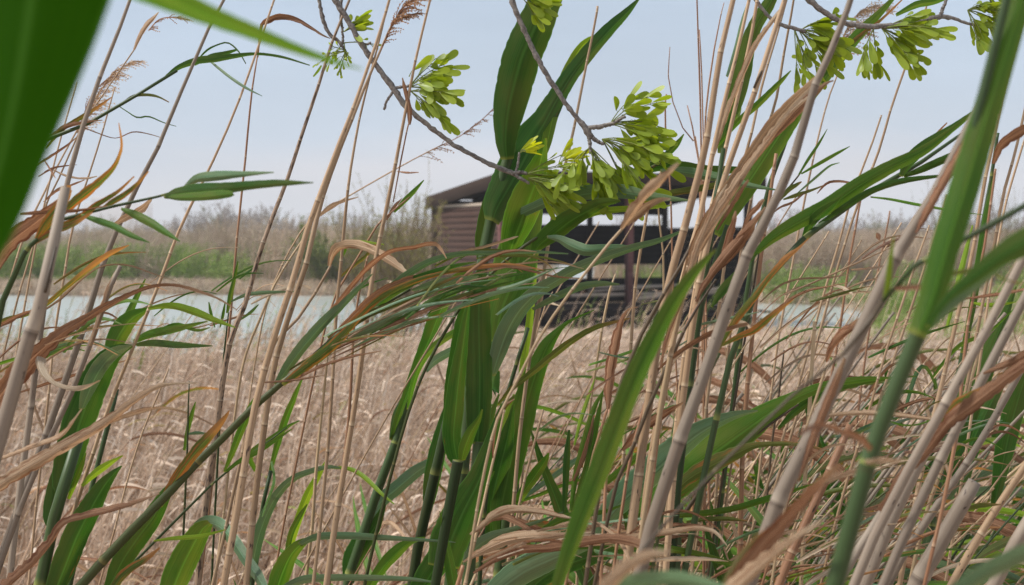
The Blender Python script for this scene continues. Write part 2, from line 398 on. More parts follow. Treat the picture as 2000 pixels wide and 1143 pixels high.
reed('green cane with a wide upright dark blade ending in a rusty tip, centre', 2.05, [
 'S n | 905,1200,25 912,1090,26 922,990,27 934,862,28,1',
 'L D 2.05 2.02 8 14 .35 | 933,868,26 934,845,42 936,800,50 937,740,54 936,680,54 935,620,52 936,575,44 938,545,28 941,522,10 946,505,2',
 'L G 2.08 2.14 15 20 .35 | 968,668,22 972,640,52 982,600,72 1000,555,88 1012,510,86 1022,470,78 1034,420,62 1042,385,44 1050,350,22 1056,320,3',
 'L D 2.1 2.2 50 30 .35 | 968,720,14 960,760,26 968,690,20 965,660,8',
 'L T 2.06 1.9 25 40 .3 | 962,735,12 972,700,30 990,650,36 1015,607,34 1050,572,28 1080,553,24 1120,530,22 1170,508,19 1230,487,15 1290,470,10 1345,446,3',
 'L G 2.06 2.1 30 30 .3 | 938,868,14 930,900,20 945,870,16 965,800,10 975,770,3'])
reed('green cane carrying a curved blue green blade, beside the wide upright dark blade', 1.98, [
 'S d | 842,1210,20 858,1110,22 876,1000,23 894,900,24,1',
 'L D 2.06 2.0 25 35 .35 | 896,905,18 890,885,34 886,850,38 890,800,38 896,740,32 904,680,24 912,620,14 918,580,3',
 'L G 1.98 1.9 10 20 .3 | 902,900,14 908,875,24 920,845,20 935,820,10 942,800,3',
 'L D 2.02 2.0 15 20 .3 | 868,1110,60 880,1060,76 905,1000,70 935,940,48 955,880,30 972,820,14 980,790,3'])
reed('dark slender cane just left of the middle canes with folded blades', 2.3, [
 'S d | 790,1230,20 806,1120,22 830,1010,23 850,930,22 872,835,20 890,740,18 905,650,16',
 'L D 2.3 2.3 20 20 .4 | 835,1010,10 842,960,30 855,890,34 868,830,24 876,790,12 880,760,3',
 'L D 2.3 2.2 30 30 .4 | 872,820,10 880,760,20 890,700,22 900,640,22 912,590,14 918,560,3'])
reed('leaning green cane with a yellow collar standing between reed bed and middle canes', 2.5, [
 'S n | 670,1190,19 688,1110,19 712,1030,19 735,950,18 764,862,17,1 790,785,15 820,705,13',
 'L D 2.5 2.5 20 20 .4 | 682,1140,20 692,1095,40 712,1060,42 735,1025,24 752,985,6',
 'L D 2.5 2.4 40 40 .4 | 766,860,8 778,820,13 795,770,14 818,710,18 840,660,24 860,610,30 885,565,32 912,535,20 935,515,4',
 'L T 2.5 2.5 60 20 .2 | 764,858,6 772,815,12 782,790,10 795,760,4',
 'L G 2.45 2.2 20 20 .3 | 798,800,7 805,760,10 820,715,13 845,680,15 880,655,14 915,635,10 960,610,3',
 'L T 2.55 2.7 30 30 .2 | 722,1022,12 740,985,26 775,955,28 810,925,26 840,905,18 860,885,3',
 'L T 2.5 2.6 30 40 .2 | 832,725,8 850,705,16 885,685,16 915,668,10 935,655,2'])
reed('green cane bearing the broad bright blade with a yellow spot, right of the middle', 2.25, [
 'S n | 968,1240,22 974,1150,22 980,1050,22 990,990,18',
 'L D 2.25 2.2 20 20 .4 | 962,1062,16 958,1020,34 963,970,46 975,920,44 988,870,34 998,820,14 1003,790,3',
 'L G 2.23 2.25 10 20 .35 | 975,1052,18 978,1000,40 990,940,52 1004,880,54 1020,820,52 1035,765,46 1052,715,38 1070,675,28 1090,648,14 1112,628,6 1160,606,2',
 'L G 2.27 2.2 20 30 .3 | 1000,1010,8 1018,970,18 1045,930,22 1062,905,16 1072,885,3',
 'L O 2.2 2.1 30 30 .3 | 972,792,5 1000,760,10 1040,728,13 1080,695,14 1120,665,13 1165,640,10 1230,622,3',
 'L T 2.25 2.4 20 30 .2 | 1000,990,6 1040,960,9 1090,925,11 1140,890,10 1180,868,3',
 'L G 2.25 2.3 20 30 .2 | 998,985,5 1050,968,7 1100,948,7 1160,930,2'])
reed('light green thin shoot beside pale stalks at the foot of the hut', 2.35, [
 'S n | 985,1240,10 1000,1100,10 1010,900,10',
 'L B 2.35 2.35 20 30 .3 | 1010,860,10 1018,780,16 1026,700,17 1034,640,15 1042,560,12 1048,480,8 1056,420,2',
 'L B 2.35 2.4 20 20 .3 | 985,960,8 975,890,12 985,840,14 995,800,12 1004,770,3',
 'L O 2.35 2.3 20 20 .3 | 960,905,6 962,860,8 975,815,10 992,788,9 1015,772,7 1045,782,2'])
reed('dark olive twig crossing the hut opening and carrying a folded bright blade', 2.05, [
 'S o | 700,1200,9 800,800,8 900,600,8 960,535,8 1000,498,8 1060,455,9 1130,412,9 1180,383,9 1240,345,8 1290,318,7',
 'L G 2.05 1.95 20 40 .45 | 1040,500,10 1055,478,30 1085,455,40 1115,432,38 1150,412,28 1180,398,18 1212,393,4',
 'L G 2.05 2.0 10 30 .3 | 1285,322,6 1300,305,12 1320,285,12 1336,262,2',
 'L G 2.05 2.15 30 40 .3 | 1095,440,6 1105,405,12 1120,380,13 1140,345,10 1150,320,2',
 'L B 2.05 1.9 30 40 .3 | 1130,430,8 1170,415,12 1210,410,12 1260,407,8 1310,402,2',
 'L T 2.02 1.95 20 40 .4 | 1068,463,5 1090,467,14 1115,480,22 1145,491,22 1180,488,17 1215,486,13 1250,486,3',
 'L D 2.05 2.0 20 40 .4 | 1220,352,8 1250,335,20 1290,325,24 1330,328,22 1380,335,20 1430,334,14 1468,330,3',
 'L T 2.02 1.85 20 40 .3 | 1290,335,8 1330,336,18 1370,342,20 1420,352,16 1470,364,10 1520,372,2',
 'L O 2.05 1.9 20 30 .3 | 1265,385,5 1310,378,12 1360,370,14 1410,360,10 1440,354,3'])
reed('low arching shoot with an olive tip curving in front of the hut floor', 2.2, [
 'S n | 930,1240,9 960,900,9 1010,700,8 1030,640,8',
 'L T 2.2 2.1 30 40 .3 | 1040,605,6 1070,590,12 1105,573,15 1140,560,14 1175,555,11 1210,556,3',
 'L O 2.2 2.15 30 40 .3 | 1080,585,6 1120,567,13 1160,556,12 1200,556,3'])
# --- left side greens
reed('green cane at left with wide folded blades overlapping the lagoon', 1.85, [
 'S n | 60,1230,24 82,1120,24 104,1010,24 122,940,24 148,860,22',
 'L D 1.85 1.85 10 20 .4 | 123,968,18 124,945,42 138,890,56 155,830,62 175,775,62 196,730,54 216,700,40 236,684,24 258,676,6',
 'L T 1.84 1.78 35 45 .3 | 160,800,10 172,770,24 188,735,30 208,706,28 232,686,20 256,675,3',  # overlaid strip: the blue green highlight on the upper wide blade, given as colour
 'L G 1.87 1.9 15 25 .35 | 212,700,18 226,668,36 242,640,38 258,622,30 278,610,16 292,602,4',
 'L B 1.87 1.75 40 30 .25 | 290,604,6 318,599,11 345,600,14 380,610,15 415,624,12 460,640,2',
 'L D 1.86 1.9 25 25 .35 | 104,1034,14 101,1010,28 108,960,30 115,920,20 122,890,3',
 'L D 1.84 1.8 15 25 .4 | 106,1160,36 126,1110,48 150,1050,50 175,1000,44 200,955,30 222,926,14 238,910,2',
 'L B 1.86 1.86 20 20 .3 | 134,975,6 146,945,10 158,915,10 168,885,2',
 'L B 1.86 1.9 20 30 .3 | 160,950,6 180,930,13 205,912,14 240,890,2'])
reed('young upright shoot with narrow blades in front of the lagoon', 1.95, [
 'S n | 190,900,10 212,820,10 226,760,10',
 'L G 1.95 2.0 20 20 .3 | 214,720,12 225,690,20 238,650,18 254,610,15 270,575,10 284,545,2',
 'L D 1.96 2.0 30 30 .3 | 208,750,8 216,715,14 226,690,10 234,670,2',
 'L G 1.95 1.8 20 40 .3 | 262,668,8 290,655,16 320,648,17 350,642,13 405,628,2',
 'L D 1.95 1.8 40 40 .3 | 265,675,6 300,672,14 340,675,14 380,676,8 415,676,2',
 'L G 1.95 1.8 30 40 .3 | 278,662,5 310,650,10 345,636,10 385,646,6 410,640,2'])
def shreds(n, x0, y0, x1, y1, jx, jy, w, mats, sag, d0, d1, ln=(.5, 1.0)):
    """n thin torn leaves, each starting near the line (x0,y0)-(x1,y1) and streaming along it"""
    out = []
    for k in range(n):
        a = R.uniform(0, .6); L = R.uniform(*ln); ox, oy = R.gauss(0, jx), R.gauss(0, jy); b = R.gauss(0, .07); sg = R.gauss(sag, abs(sag)*.6+8)
        q = []; ww = R.uniform(*w); m = R.choice(mats); hook = R.uniform(-10, 26)
        for i in range(7):
            t = i/6; u = a+(1.02-a)*t*L
            x = x0+(x1-x0)*u+ox; y = y0+(y1-y0)*u+oy-sg*math.sin(math.pi*t)+b*t*(x1-x0)*.35+hook*t**3
            q.append('%.1f,%.1f,%.1f' % (x, y, max(1, ww*math.sin(math.pi*min(1, .18+t*.82))**.8)))
        out.append('L %s %.2f %.2f %.0f %.0f .3 | ' % (m, R.uniform(d0, d1), R.uniform(d0, d1), R.uniform(-40, 40), R.uniform(-50, 50)) + ' '.join(q))
    return out
reed('long olive cane bent by wind with a streaming fan of rusty and blue green leaves', 1.8, [
 'S o | 90,1230,24 160,1135,24 230,1058,23 300,992,22 370,920,20 440,852,19 500,790,17 545,752,15 600,705,12 660,650,10 720,610,9 800,565,7',
 'L T 1.8 1.75 30 40 .35 | 540,752,10 565,715,20 595,675,22 630,635,20 665,600,16 700,565,10 728,535,2',
 'L R 1.78 1.7 10 20 .35 | 552,752,10 590,722,22 630,692,26 665,660,24 700,620,18 745,580,16 800,553,13 860,535,10 930,522,9 1000,518,8 1062,528,2',
 'L N 1.79 1.7 20 20 .3 | 640,668,8 690,618,18 730,580,20 780,552,18 840,536,14 900,528,10 980,520,8 1040,524,3',
 'L T 1.78 1.72 30 30 .35 | 655,662,6 690,655,15 730,640,17 770,618,14 810,595,9 860,562,6 890,548,2',
 'L O 1.8 1.7 20 20 .35 | 640,660,6 680,640,13 720,615,14 770,595,13 820,575,10 870,550,6 900,538,2',
 'L T 1.78 1.68 30 45 .3 | 700,625,8 735,590,16 768,562,18 800,535,15 845,510,12 900,497,10 960,495,9 1040,493,7 1110,496,2',
 'L D 1.79 1.7 30 30 .4 | 720,612,8 760,580,16 800,555,18 845,535,14 890,520,8 930,512,2',
 'L T 1.78 1.7 40 40 .3 | 805,568,5 840,558,13 880,550,15 915,545,10 935,540,3',
 'L N 1.8 1.68 30 60 .25 | 590,690,5 625,640,10 655,600,13 690,555,14 730,512,13 765,490,10 810,483,9 845,476,8 860,485,6 872,505,2',
 'L O 1.78 1.7 30 40 .2 | 850,520,3 890,500,6 930,490,7 990,492,6 1060,510,3 1090,540,1',
 'L A 1.78 1.7 30 40 .2 | 860,512,3 905,492,7 950,482,8 1000,466,5 1012,462,1',
 'L N 1.78 1.7 30 40 .2 | 900,525,3 950,518,7 1010,524,7 1080,540,5 1140,545,2',
 'L A 1.78 1.7 20 40 .2 | 870,545,2 950,530,5 1020,515,5 1080,512,3 1140,525,1',
 'L O 1.78 1.7 20 40 .2 | 930,505,2 970,500,6 1020,500,6 1070,505,4 1125,520,1',
 'L R 1.8 1.75 10 20 .3 | 312,990,12 335,950,24 365,905,26 395,868,26 420,840,20 440,815,10 448,802,2',
 'L G 1.82 1.85 15 20 .35 | 212,1150,20 240,1095,40 270,1050,44 300,1010,38 325,965,22 345,935,3',
 'L R 1.8 1.75 10 10 .3 | 205,1180,20 230,1135,22 255,1110,20 285,1092,14 312,1070,3',
 'L N 1.8 1.7 30 30 .3 | 545,757,4 590,735,8 640,712,8 690,697,6 745,686,2',
 'L N 1.8 1.7 20 30 .3 | 500,748,2 540,746,5 580,742,6 635,733,2'] + shreds(13, 620, 680, 1100, 500, 12, 14, (4, 11), 'TOANDRDT', 22, 1.68, 1.84) + shreds(9, 560, 730, 960, 560, 14, 12, (3, 8), 'TNDAR', 10, 1.7, 1.85))
reed('dead tan reed whose long papery blade sweeps up from the left edge', 1.6, [
 'S t | -160,1250,20 -130,1100,20 -90,1010,20',
 'L A 1.6 1.6 15 20 .5 | -90,1010,26 -40,975,32 20,935,34 80,900,33 140,865,30 200,830,24 260,785,18 305,757,12 340,750,6 385,748,2',
 'L A 1.6 1.65 20 30 .4 | 120,880,8 170,845,14 220,822,12 270,806,8 310,797,6 352,799,2',
 'L A 1.6 1.4 20 30 .4 | 20,895,8 70,872,12 120,852,10 160,800,3'.replace('20,895', '-20,905')])
reed('dead reed with a rust brown leaf arching over the lagoon and a pale curled ribbon', 1.7, [
 'S r | -120,1230,26 -90,1000,26 -50,850,30',
 'L N 1.7 1.6 10 20 .45 | -50,850,40 0,775,54 40,725,54 80,685,44 120,652,30 160,627,22 200,602,18 250,577,13 295,560,9 340,557,8 385,568,7 425,583,5 462,605,2',
 'L W 1.68 1.62 20 75 .15 | 70,664,22 71,680,22 76,715,19 88,738,14 110,754,9 140,763,8 165,760,7 195,744,2'])
reed('dead brown leaf rising from the bottom left corner in front of the wide green blades', 1.65, [
 'S r | -60,1240,18 -20,1180,20',
 'L N 1.65 1.5 30 30 .35 | -20,1180,22 20,1140,24 60,1105,22 100,1060,20 125,1025,18 160,1012,18 210,1000,16 260,985,10 312,965,2'])
reed('dark reed stem at the left edge wrapped in orange, green and brown twisted leaves', 1.5, [
 'S d | -60,900,16 -20,690,15 0,600,14 30,525,12 60,478,11 110,432,9 150,418,7 210,405,7 280,391,6 340,374,5',
 'L N 1.5 1.5 10 25 .35 | -30,590,14 0,500,36 35,462,42 70,435,40 100,412,30 125,390,20 140,372,3',
 'L R 1.49 1.45 10 20 .3 | 70,470,8 90,440,26 110,415,28 130,385,18 135,362,10',
 'L R 1.5 1.42 10 30 .35 | 105,430,10 135,405,20 165,380,24 195,355,18 220,330,12 233,305,8 238,280,6 232,240,2',
 'L N 1.5 1.45 20 30 .3 | 40,418,5 75,415,10 115,413,10 160,410,7 210,402,3',
 'L R 1.5 1.45 20 30 .3 | 110,440,6 150,430,16 190,400,14 230,375,8 262,345,3',
 'L R 1.5 1.42 20 30 .3 | 200,406,4 220,395,13 245,380,13 270,358,8 290,335,3',
 'L R 1.5 1.42 20 30 .3 | 60,480,6 100,455,16 140,440,13 180,415,5',
 'L D 1.45 1.2 10 30 .35 | 320,386,6 345,380,24 385,374,28 430,370,24 480,364,18 540,359,14 612,357,2',
 'L G 1.45 1.3 10 20 .35 | 322,384,6 350,386,14 400,384,18 440,380,16 455,378,8',
 'L T 1.45 1.25 10 30 .35 | 360,366,5 385,350,18 420,345,20 470,341,12 535,337,2',
 'L G 1.48 1.4 20 30 .35 | 236,408,5 262,420,16 295,437,17 325,456,11 352,472,2',
 'L D 1.48 1.4 20 30 .35 | 158,420,5 185,430,12 220,442,14 255,460,11 292,474,2'])
reed('rusty wind split leaf crossing the lagoon at the left edge', 1.75, [
 'S o | -140,1200,12 -110,900,12 -80,720,10',
 'L R 1.75 1.7 20 30 .3 | -60,680,8 0,630,10 50,615,11 90,595,12 120,570,12 150,545,13 190,512,14 220,493,12 252,479,2',
 'L A 1.75 1.7 20 30 .3 | 60,620,3 110,590,6 160,545,5 200,520,4 250,518,4 300,535,3 345,550,1',
 'L N 1.75 1.7 20 30 .3 | -60,650,6 0,635,10 40,615,10 80,600,3'])
reed('dark green cane bowed by wind high at left with ragged drooping tip leaves', 1.95, [
 'S d | -60,900,12 -20,480,12 40,310,10 105,268,9 165,245,8 215,216,8 260,190,7 300,166,7 345,138,7',
 'L D 1.95 1.85 20 40 .4 | 325,150,6 350,132,10 385,120,14 420,116,14 455,111,10 500,106,6 550,112,5 605,128,2',
 'L D 1.95 1.9 20 40 .4 | 380,128,3 410,112,9 440,105,8 462,98,4',
 'L D 1.95 1.9 20 40 .3 | 385,118,2 405,98,4 425,88,3 445,84,3 465,100,3 480,125,2',
 'L T 1.95 1.8 20 40 .3 | 400,110,3 420,128,5 450,152,6 480,172,5 512,188,1',
 'L O 1.95 1.9 20 40 .3 | 235,204,3 262,188,6 290,186,6 310,190,4 330,200,2',
 'L D 1.95 1.9 20 40 .3 | 228,205,2 248,218,2 268,230,3 290,228,3 320,240,2 344,247,1',
 'L N 1.95 1.9 20 40 .3 | 160,248,3 185,258,3 225,270,2 260,258,3 290,262,2 318,270,1',
 'L R 1.95 1.9 20 20 .3 | 90,290,4 120,255,10 150,235,11 190,210,8 218,190,2',
 'L N 1.95 1.9 20 20 .3 | 90,275,5 125,250,11 160,240,9 200,235,2',
 'L N 1.95 1.9 20 20 .3 | 60,330,3 100,305,7 130,285,5 150,268,2',
 'L N 1.95 1.9 20 20 .3 | 75,345,3 100,330,6 120,325,4 150,322,1',
 'L N 1.95 1.9 20 20 .3 | 85,310,3 100,335,5 108,348,2'])
reed('bright green shoot at lower left folding into a blue green drooping tip', 2.0, [
 'S n | 300,1320,18 318,1220,18',
 'L G 2.0 1.95 15 25 .3 | 318,1220,30 335,1160,48 355,1110,56 375,1070,50 395,1035,36 410,1022,14',
 'L T 2.0 1.8 40 30 .3 | 385,1030,16 405,1022,24 430,1030,26 455,1058,24 480,1095,22 505,1130,20 530,1175,4'])
reed('blue green reed arching to the right over the sandy reed bed below the hut', 2.3, [
 'S n | 470,1250,16 488,1170,16',
 'L T 2.3 2.2 20 35 .3 | 488,1150,18 498,1080,24 515,1020,22 540,970,18 570,938,14 605,922,11 640,913,8 665,914,3',
 'L B 2.3 2.2 30 30 .3 | 640,914,3 680,916,8 710,932,9 745,965,7 770,985,2'])
reed('low green reed whose long thin blade lies level near the bottom of the view', 2.1, [
 'S n | 520,1260,16 532,1190,16',
 'L G 2.1 2.1 20 30 .3 | 532,1180,30 550,1125,40 568,1085,30 590,1062,18 605,1055,6',
 'L T 2.1 2.0 40 30 .3 | 585,1065,10 620,1050,14 680,1048,14 740,1051,12 800,1054,8 870,1058,4 890,1060,1',
 'L T 2.1 2.0 40 30 .3 | 540,1160,12 590,1135,16 650,1130,14 720,1130,12 800,1132,8 850,1138,3'])
reed('yellow green shoot standing among tan stalks under the far lagoon shore', 2.35, [
 'S n | 540,1230,10 555,1120,10 565,1070,10',
 'L B 2.35 2.3 25 25 .3 | 565,1080,10 582,1020,15 603,965,16 622,930,12 640,895,2',
 'L G 2.35 2.3 25 25 .3 | 560,1080,8 570,1040,12 585,1010,10 600,985,2'])
reed('thin green shoot with a fresh upright blade tip just above the olive cane', 2.3, [
 'S n | 480,1240,9 505,1050,9 515,985,8 530,920,8',
 'L G 2.3 2.3 20 30 .3 | 526,930,6 542,870,12 558,820,14 572,785,12 585,752,6 592,738,2',
 'L G 2.3 2.2 20 30 .3 | 440,918,8 490,888,12 535,855,12 565,832,6 585,822,2'.replace('440,918', '500,920'),
 'L G 2.3 2.2 20 30 .3 | 530,900,4 535,940,6 520,985,5 512,1010,2'])
reed('small grey green shoot with short pointed leaves rising before the pink reed bed', 2.4, [
 'S o | 350,1250,6 360,1000,6 366,860,5 370,745,3',
 'L G 2.4 2.4 20 20 .3 | 360,880,5 366,845,8 375,810,8 382,785,2',
 'L T 2.4 2.4 20 20 .3 | 368,848,4 385,846,7 402,847,3',
 'L G 2.4 2.3 20 20 .3 | 440,924,5 455,880,12 470,840,13 485,800,8 498,775,2'])
reed('thin wiry green stem slanting across the lower left under the olive cane', 1.9, [
 'S d | 130,1300,6 200,1160,6 260,1100,6 330,1030,6 400,960,5 450,915,5 500,880,4 560,835,3',
 'L G 1.9 1.85 20 20 .3 | 438,922,4 452,890,11 470,845,14 488,805,12 500,780,2',
 'L G 1.9 1.85 20 20 .3 | 440,922,4 470,900,9 500,885,10 535,862,8 570,838,2',
 'L B 1.9 1.85 20 20 .3 | 300,1057,3 340,1052,8 390,1048,8 440,1035,2'])
reed('green tuft of narrow upright blades right of the bright sword leaf', 2.1, [
 'S n | 1085,1260,8 1095,1120,8 1105,1020,8',
 'L D 2.1 2.1 20 20 .3 | 1100,1030,6 1105,950,12 1108,890,13 1112,840,4',
 'L G 2.1 2.15 20 20 .3 | 1115,1000,6 1125,930,12 1140,870,13 1160,800,10 1180,760,2',
 'L G 2.1 2.1 20 20 .3 | 1120,1000,6 1135,950,11 1150,900,13 1165,830,12 1178,765,2',
 'L D 2.1 2.1 20 20 .3 | 1135,1000,6 1150,960,11 1158,900,11 1165,860,2',
 'L B 2.1 2.2 20 20 .3 | 1122,870,4 1135,820,8 1150,775,7 1162,740,2',
 'L N 2.1 2.1 20 20 .3 | 1120,940,6 1140,890,14 1152,850,12 1160,810,3',
 'L G 2.1 2.0 20 20 .3 | 1130,970,5 1180,945,12 1230,905,14 1270,870,10 1305,838,2'])
# --- right side greens
reed('pair of broad dark green and blue green blades leaning right behind the grey cane', 1.95, [
 'S n | 1300,1300,24 1310,1180,24 1318,1060,22 1325,985,20',
 'L T 1.93 1.9 25 40 .4 | 1165,1050,18 1190,1010,42 1225,970,52 1270,930,54 1320,885,50 1360,852,40 1400,828,26 1440,812,16 1480,803,3',
 'L G 1.96 2.0 10 20 .3 | 1230,1015,16 1270,985,46 1320,945,66 1370,905,74 1420,868,70 1465,835,58 1510,803,40 1560,775,24 1620,752,16 1680,742,12 1740,738,3',
 'L O 1.95 1.9 20 20 .3 | 1300,985,6 1340,940,26 1390,910,34 1440,885,26 1480,870,12 1560,868,8 1620,882,3',
 'L G 1.96 1.9 30 30 .3 | 1240,1012,5 1300,1008,10 1360,1005,12 1430,995,12 1490,978,13 1540,962,8 1590,945,3',
 'L O 1.96 1.9 30 30 .3 | 1340,1020,4 1380,1015,9 1420,1014,9 1460,1018,3',
 'L G 2.0 2.05 30 30 .3 | 1520,838,6 1560,800,16 1600,775,16 1650,755,14 1720,742,9 1790,735,2'])
reed('dark wiry stalk running up behind the broad dark blade at lower right', 2.0, [
 'S k | 1240,1260,9 1300,1060,9 1330,1015,9 1370,955,8 1410,905,8 1450,870,7 1500,830,6 1560,790,4',
 's n | 1405,912,8 1420,890,8 1432,880,7'])
reed('upright dark green cane between the dry sheaves, broken off at hut floor height', 1.75, [
 'S d 1.75 1.8 | 1300,1260,24 1310,1080,24 1325,900,22 1340,790,21 1352,700,19 1366,610,18 1378,540,16 1390,470,14 1400,380,12 1412,290,10'])
reed('green blade folded downward from a dry stalk under the hanging seeds at upper right', 2.0, [
 'S n | 1280,1260,12 1310,900,12 1370,600,11 1420,440,10',
 'L G 2.0 2.0 10 20 .35 | 1400,460,14 1425,415,34 1455,368,44 1490,315,48 1525,262,44 1555,225,30 1580,198,18 1610,160,6',
 'L G 2.05 2.1 20 20 .35 | 1408,300,12 1420,240,30 1438,190,38 1452,140,38 1462,90,32 1480,45,28 1505,5,24 1530,-50,5',
 'L G 2.0 1.9 20 20 .3 | 1390,300,4 1440,240,11 1480,205,13 1520,165,10 1545,138,2',
 'L T 2.05 2.1 20 20 .3 | 1420,150,5 1440,90,10 1452,40,9 1470,-20,2',
 'L B 2.05 2.1 20 20 .3 | 1438,240,5 1444,215,9 1447,195,2'])
reed('long leafy green cane streaming right across the sky above the far trees', 1.75, [
 'S n | 1380,900,13 1430,690,13 1475,575,13 1520,520,13 1570,470,13 1625,425,13 1690,382,12 1750,348,10 1820,305,8 1880,262,6',
 'L G 1.75 1.7 20 25 .35 | 1470,500,8 1510,465,22 1560,435,30 1620,403,32 1680,362,30 1740,328,26 1800,298,20 1850,262,12 1905,215,3',
 'L D 1.76 1.7 25 25 .35 | 1570,465,8 1590,430,20 1620,405,16 1640,390,3',
 'L D 1.74 1.7 20 25 .35 | 1760,345,8 1775,318,22 1800,292,24 1830,270,18 1865,248,14 1920,205,3',
 'L D 1.75 1.65 20 25 .35 | 1765,345,6 1800,332,14 1845,312,15 1890,292,10 1930,278,3',
 'L R 1.76 1.75 20 25 .35 | 1650,372,4 1700,345,9 1760,320,10 1800,290,8 1850,240,3',
 'L D 1.75 1.65 25 25 .35 | 1600,438,6 1650,405,12 1700,375,13 1760,355,12 1830,345,6 1880,340,2',
 'L G 1.75 1.6 20 40 .3 | 1700,385,3 1740,390,5 1790,400,6 1860,412,4 1920,420,1'])
reed('green blade with an orange tip leaning behind the branch at upper right', 2.1, [
 'S n | 1380,1200,10 1430,800,10 1480,450,10 1540,260,9',
 'L G 2.1 2.1 20 20 .3 | 1545,250,8 1580,195,20 1620,140,24 1655,95,24 1690,55,20 1720,25,14 1760,-20,4',
 'L R 2.1 2.1 20 20 .3 | 1600,160,4 1640,110,10 1680,70,10 1720,40,7 1772,-10,2',
 'L G 2.1 2.1 20 20 .3 | 1750,30,6 1790,10,14 1830,2,12 1880,-20,3'])
reed('small twiggy green shoot with narrow rusty leaves in front of the far right trees', 2.0, [
 'S k | 1400,1000,5 1450,700,5 1495,430,4 1530,380,4 1565,335,3',
 'L G 2.0 2.0 20 20 .3 | 1560,342,3 1580,310,6 1600,280,5 1616,252,1',
 'L G 2.0 1.9 20 20 .3 | 1565,340,3 1600,320,7 1635,300,6 1660,286,1',
 'L O 2.0 2.0 20 20 .3 | 1520,395,3 1540,372,10 1555,362,8 1566,355,2',
 'L O 2.0 2.0 20 20 .3 | 1530,390,3 1555,382,8 1585,372,5 1610,362,2',
 'L N 2.0 2.0 20 20 .3 | 1512,415,3 1525,405,6 1550,395,6 1580,370,2',
 'L N 2.0 1.9 20 20 .3 | 1596,378,2 1615,358,7 1640,354,6 1670,358,4 1700,355,2',
 'L G 2.0 2.2 20 20 .3 | 1555,380,2 1590,350,5 1620,325,4 1640,318,1'])
reed('broad dark green blades standing deep in the tangle near the right edge', 2.6, [
 'S n | 1800,1300,18 1815,1150,18 1830,1020,18',
 'L D 2.6 2.6 10 20 .3 | 1815,1010,20 1828,960,56 1845,900,72 1868,840,70 1895,780,56 1925,710,44 1950,650,28 1985,560,3',
 'L D 2.62 2.7 20 20 .3 | 1830,1040,16 1860,980,36 1885,900,44 1910,840,36 1950,760,20 1985,700,3',
 'L D 2.6 2.5 20 20 .3 | 1940,1000,10 1960,900,34 1975,830,40 1995,760,36 2030,650,20 2060,560,3',
 'L T 2.5 2.4 20 20 .3 | 1800,1080,8 1830,1010,22 1855,960,24 1880,930,14 1930,880,3'])
reed('dark slender green cane rising to the right of the blurred bright sheath', 2.3, [
 'S n | 1790,1240,12 1830,960,12 1860,780,12 1888,660,12 1905,560,11 1920,450,11 1935,370,8 1950,260,6',
 'L G 2.3 2.3 20 20 .3 | 1880,690,8 1900,600,14 1915,500,15 1928,420,12 1945,330,3',
 'L B 2.3 2.4 20 20 .3 | 1850,640,6 1870,560,10 1885,500,10 1900,440,3',
 'L G 2.3 2.2 20 40 .3 | 1820,740,4 1850,700,7 1880,672,8 1930,650,6 1985,600,2',
 'L B 2.3 2.2 20 40 .3 | 1900,592,4 1920,596,8 1950,596,7 1985,590,2'])
reed('orange brown dead leaf with a green patch lying across the grey canes at right', 1.3, [
 'S g | 1560,1280,26 1620,1160,26 1690,1050,24 1745,965,20',
 'L N 1.3 1.2 10 20 .4 | 1720,1000,20 1765,930,26 1810,880,26 1850,830,30 1895,795,38 1940,760,36 1980,730,34 2040,690,30 2120,640,6',
 'L R 1.3 1.25 10 20 .4 | 1835,830,8 1850,812,26 1875,790,30 1905,770,20 1935,752,4',
 'L N 1.28 1.2 10 20 .4 | 1920,730,6 1960,715,16 2000,695,20 2060,660,16 2100,640,3'])
reed('brown papery leaf blowing sideways past the twin grey canes', 1.5, [
 'S r | 1780,1260,10 1860,900,10 1890,640,8 1920,500,7 1935,400,7 1945,330,6',
 'L N 1.5 1.4 20 30 .4 | 1940,320,8 1955,285,20 1985,262,24 2030,240,20 2080,230,4',
 'L N 1.5 1.4 20 30 .3 | 1880,585,3 1920,580,8 1960,575,9 2010,565,6 2060,560,2'])
# --- bottom tangle, traced blades
reed('tan papery leaf folded over in front of the canes at bottom centre', 1.7, [
 'S y | 880,1260,10 905,1150,10 925,1060,10 942,990,9 955,930,8 975,850,7 985,800,5',
 'L A 1.7 1.6 20 30 .35 | 918,1045,6 940,1030,14 965,1010,22 990,1000,24 1020,998,20 1060,1002,14 1100,1010,10 1125,1014,2',
 'L N 1.72 1.65 20 30 .3 | 955,1018,8 985,1010,18 1010,1020,14 1035,1035,10 1055,1045,3',
 'L N 1.68 1.6 20 30 .3 | 963,895,4 965,860,8 972,820,8 985,795,6 1005,780,2'])
reed('wide pinkish tan dead blade spread level above the bottom edge, right of centre', 1.6, [
 'S r | 860,1260,14 890,1160,14 905,1105,10',
 'L A 1.6 1.55 15 20 .3 | 905,1098,4 940,1078,20 985,1058,28 1030,1050,28 1080,1048,18 1120,1045,12 1160,1040,3',
 'L N 1.58 1.5 15 25 .3 | 925,1120,6 970,1092,14 1020,1075,20 1080,1070,22 1140,1058,24 1195,1052,22 1240,1060,22 1270,1075,12 1295,1085,3',
 'L A 1.58 1.5 15 25 .3 | 1130,1065,8 1190,1052,16 1250,1048,18 1310,1040,16 1360,1033,12 1395,1040,9 1420,1066,2',
 'L A 1.56 1.5 30 40 .3 | 1155,1020,3 1185,1035,9 1210,1060,9 1225,1090,9 1232,1120,5'])
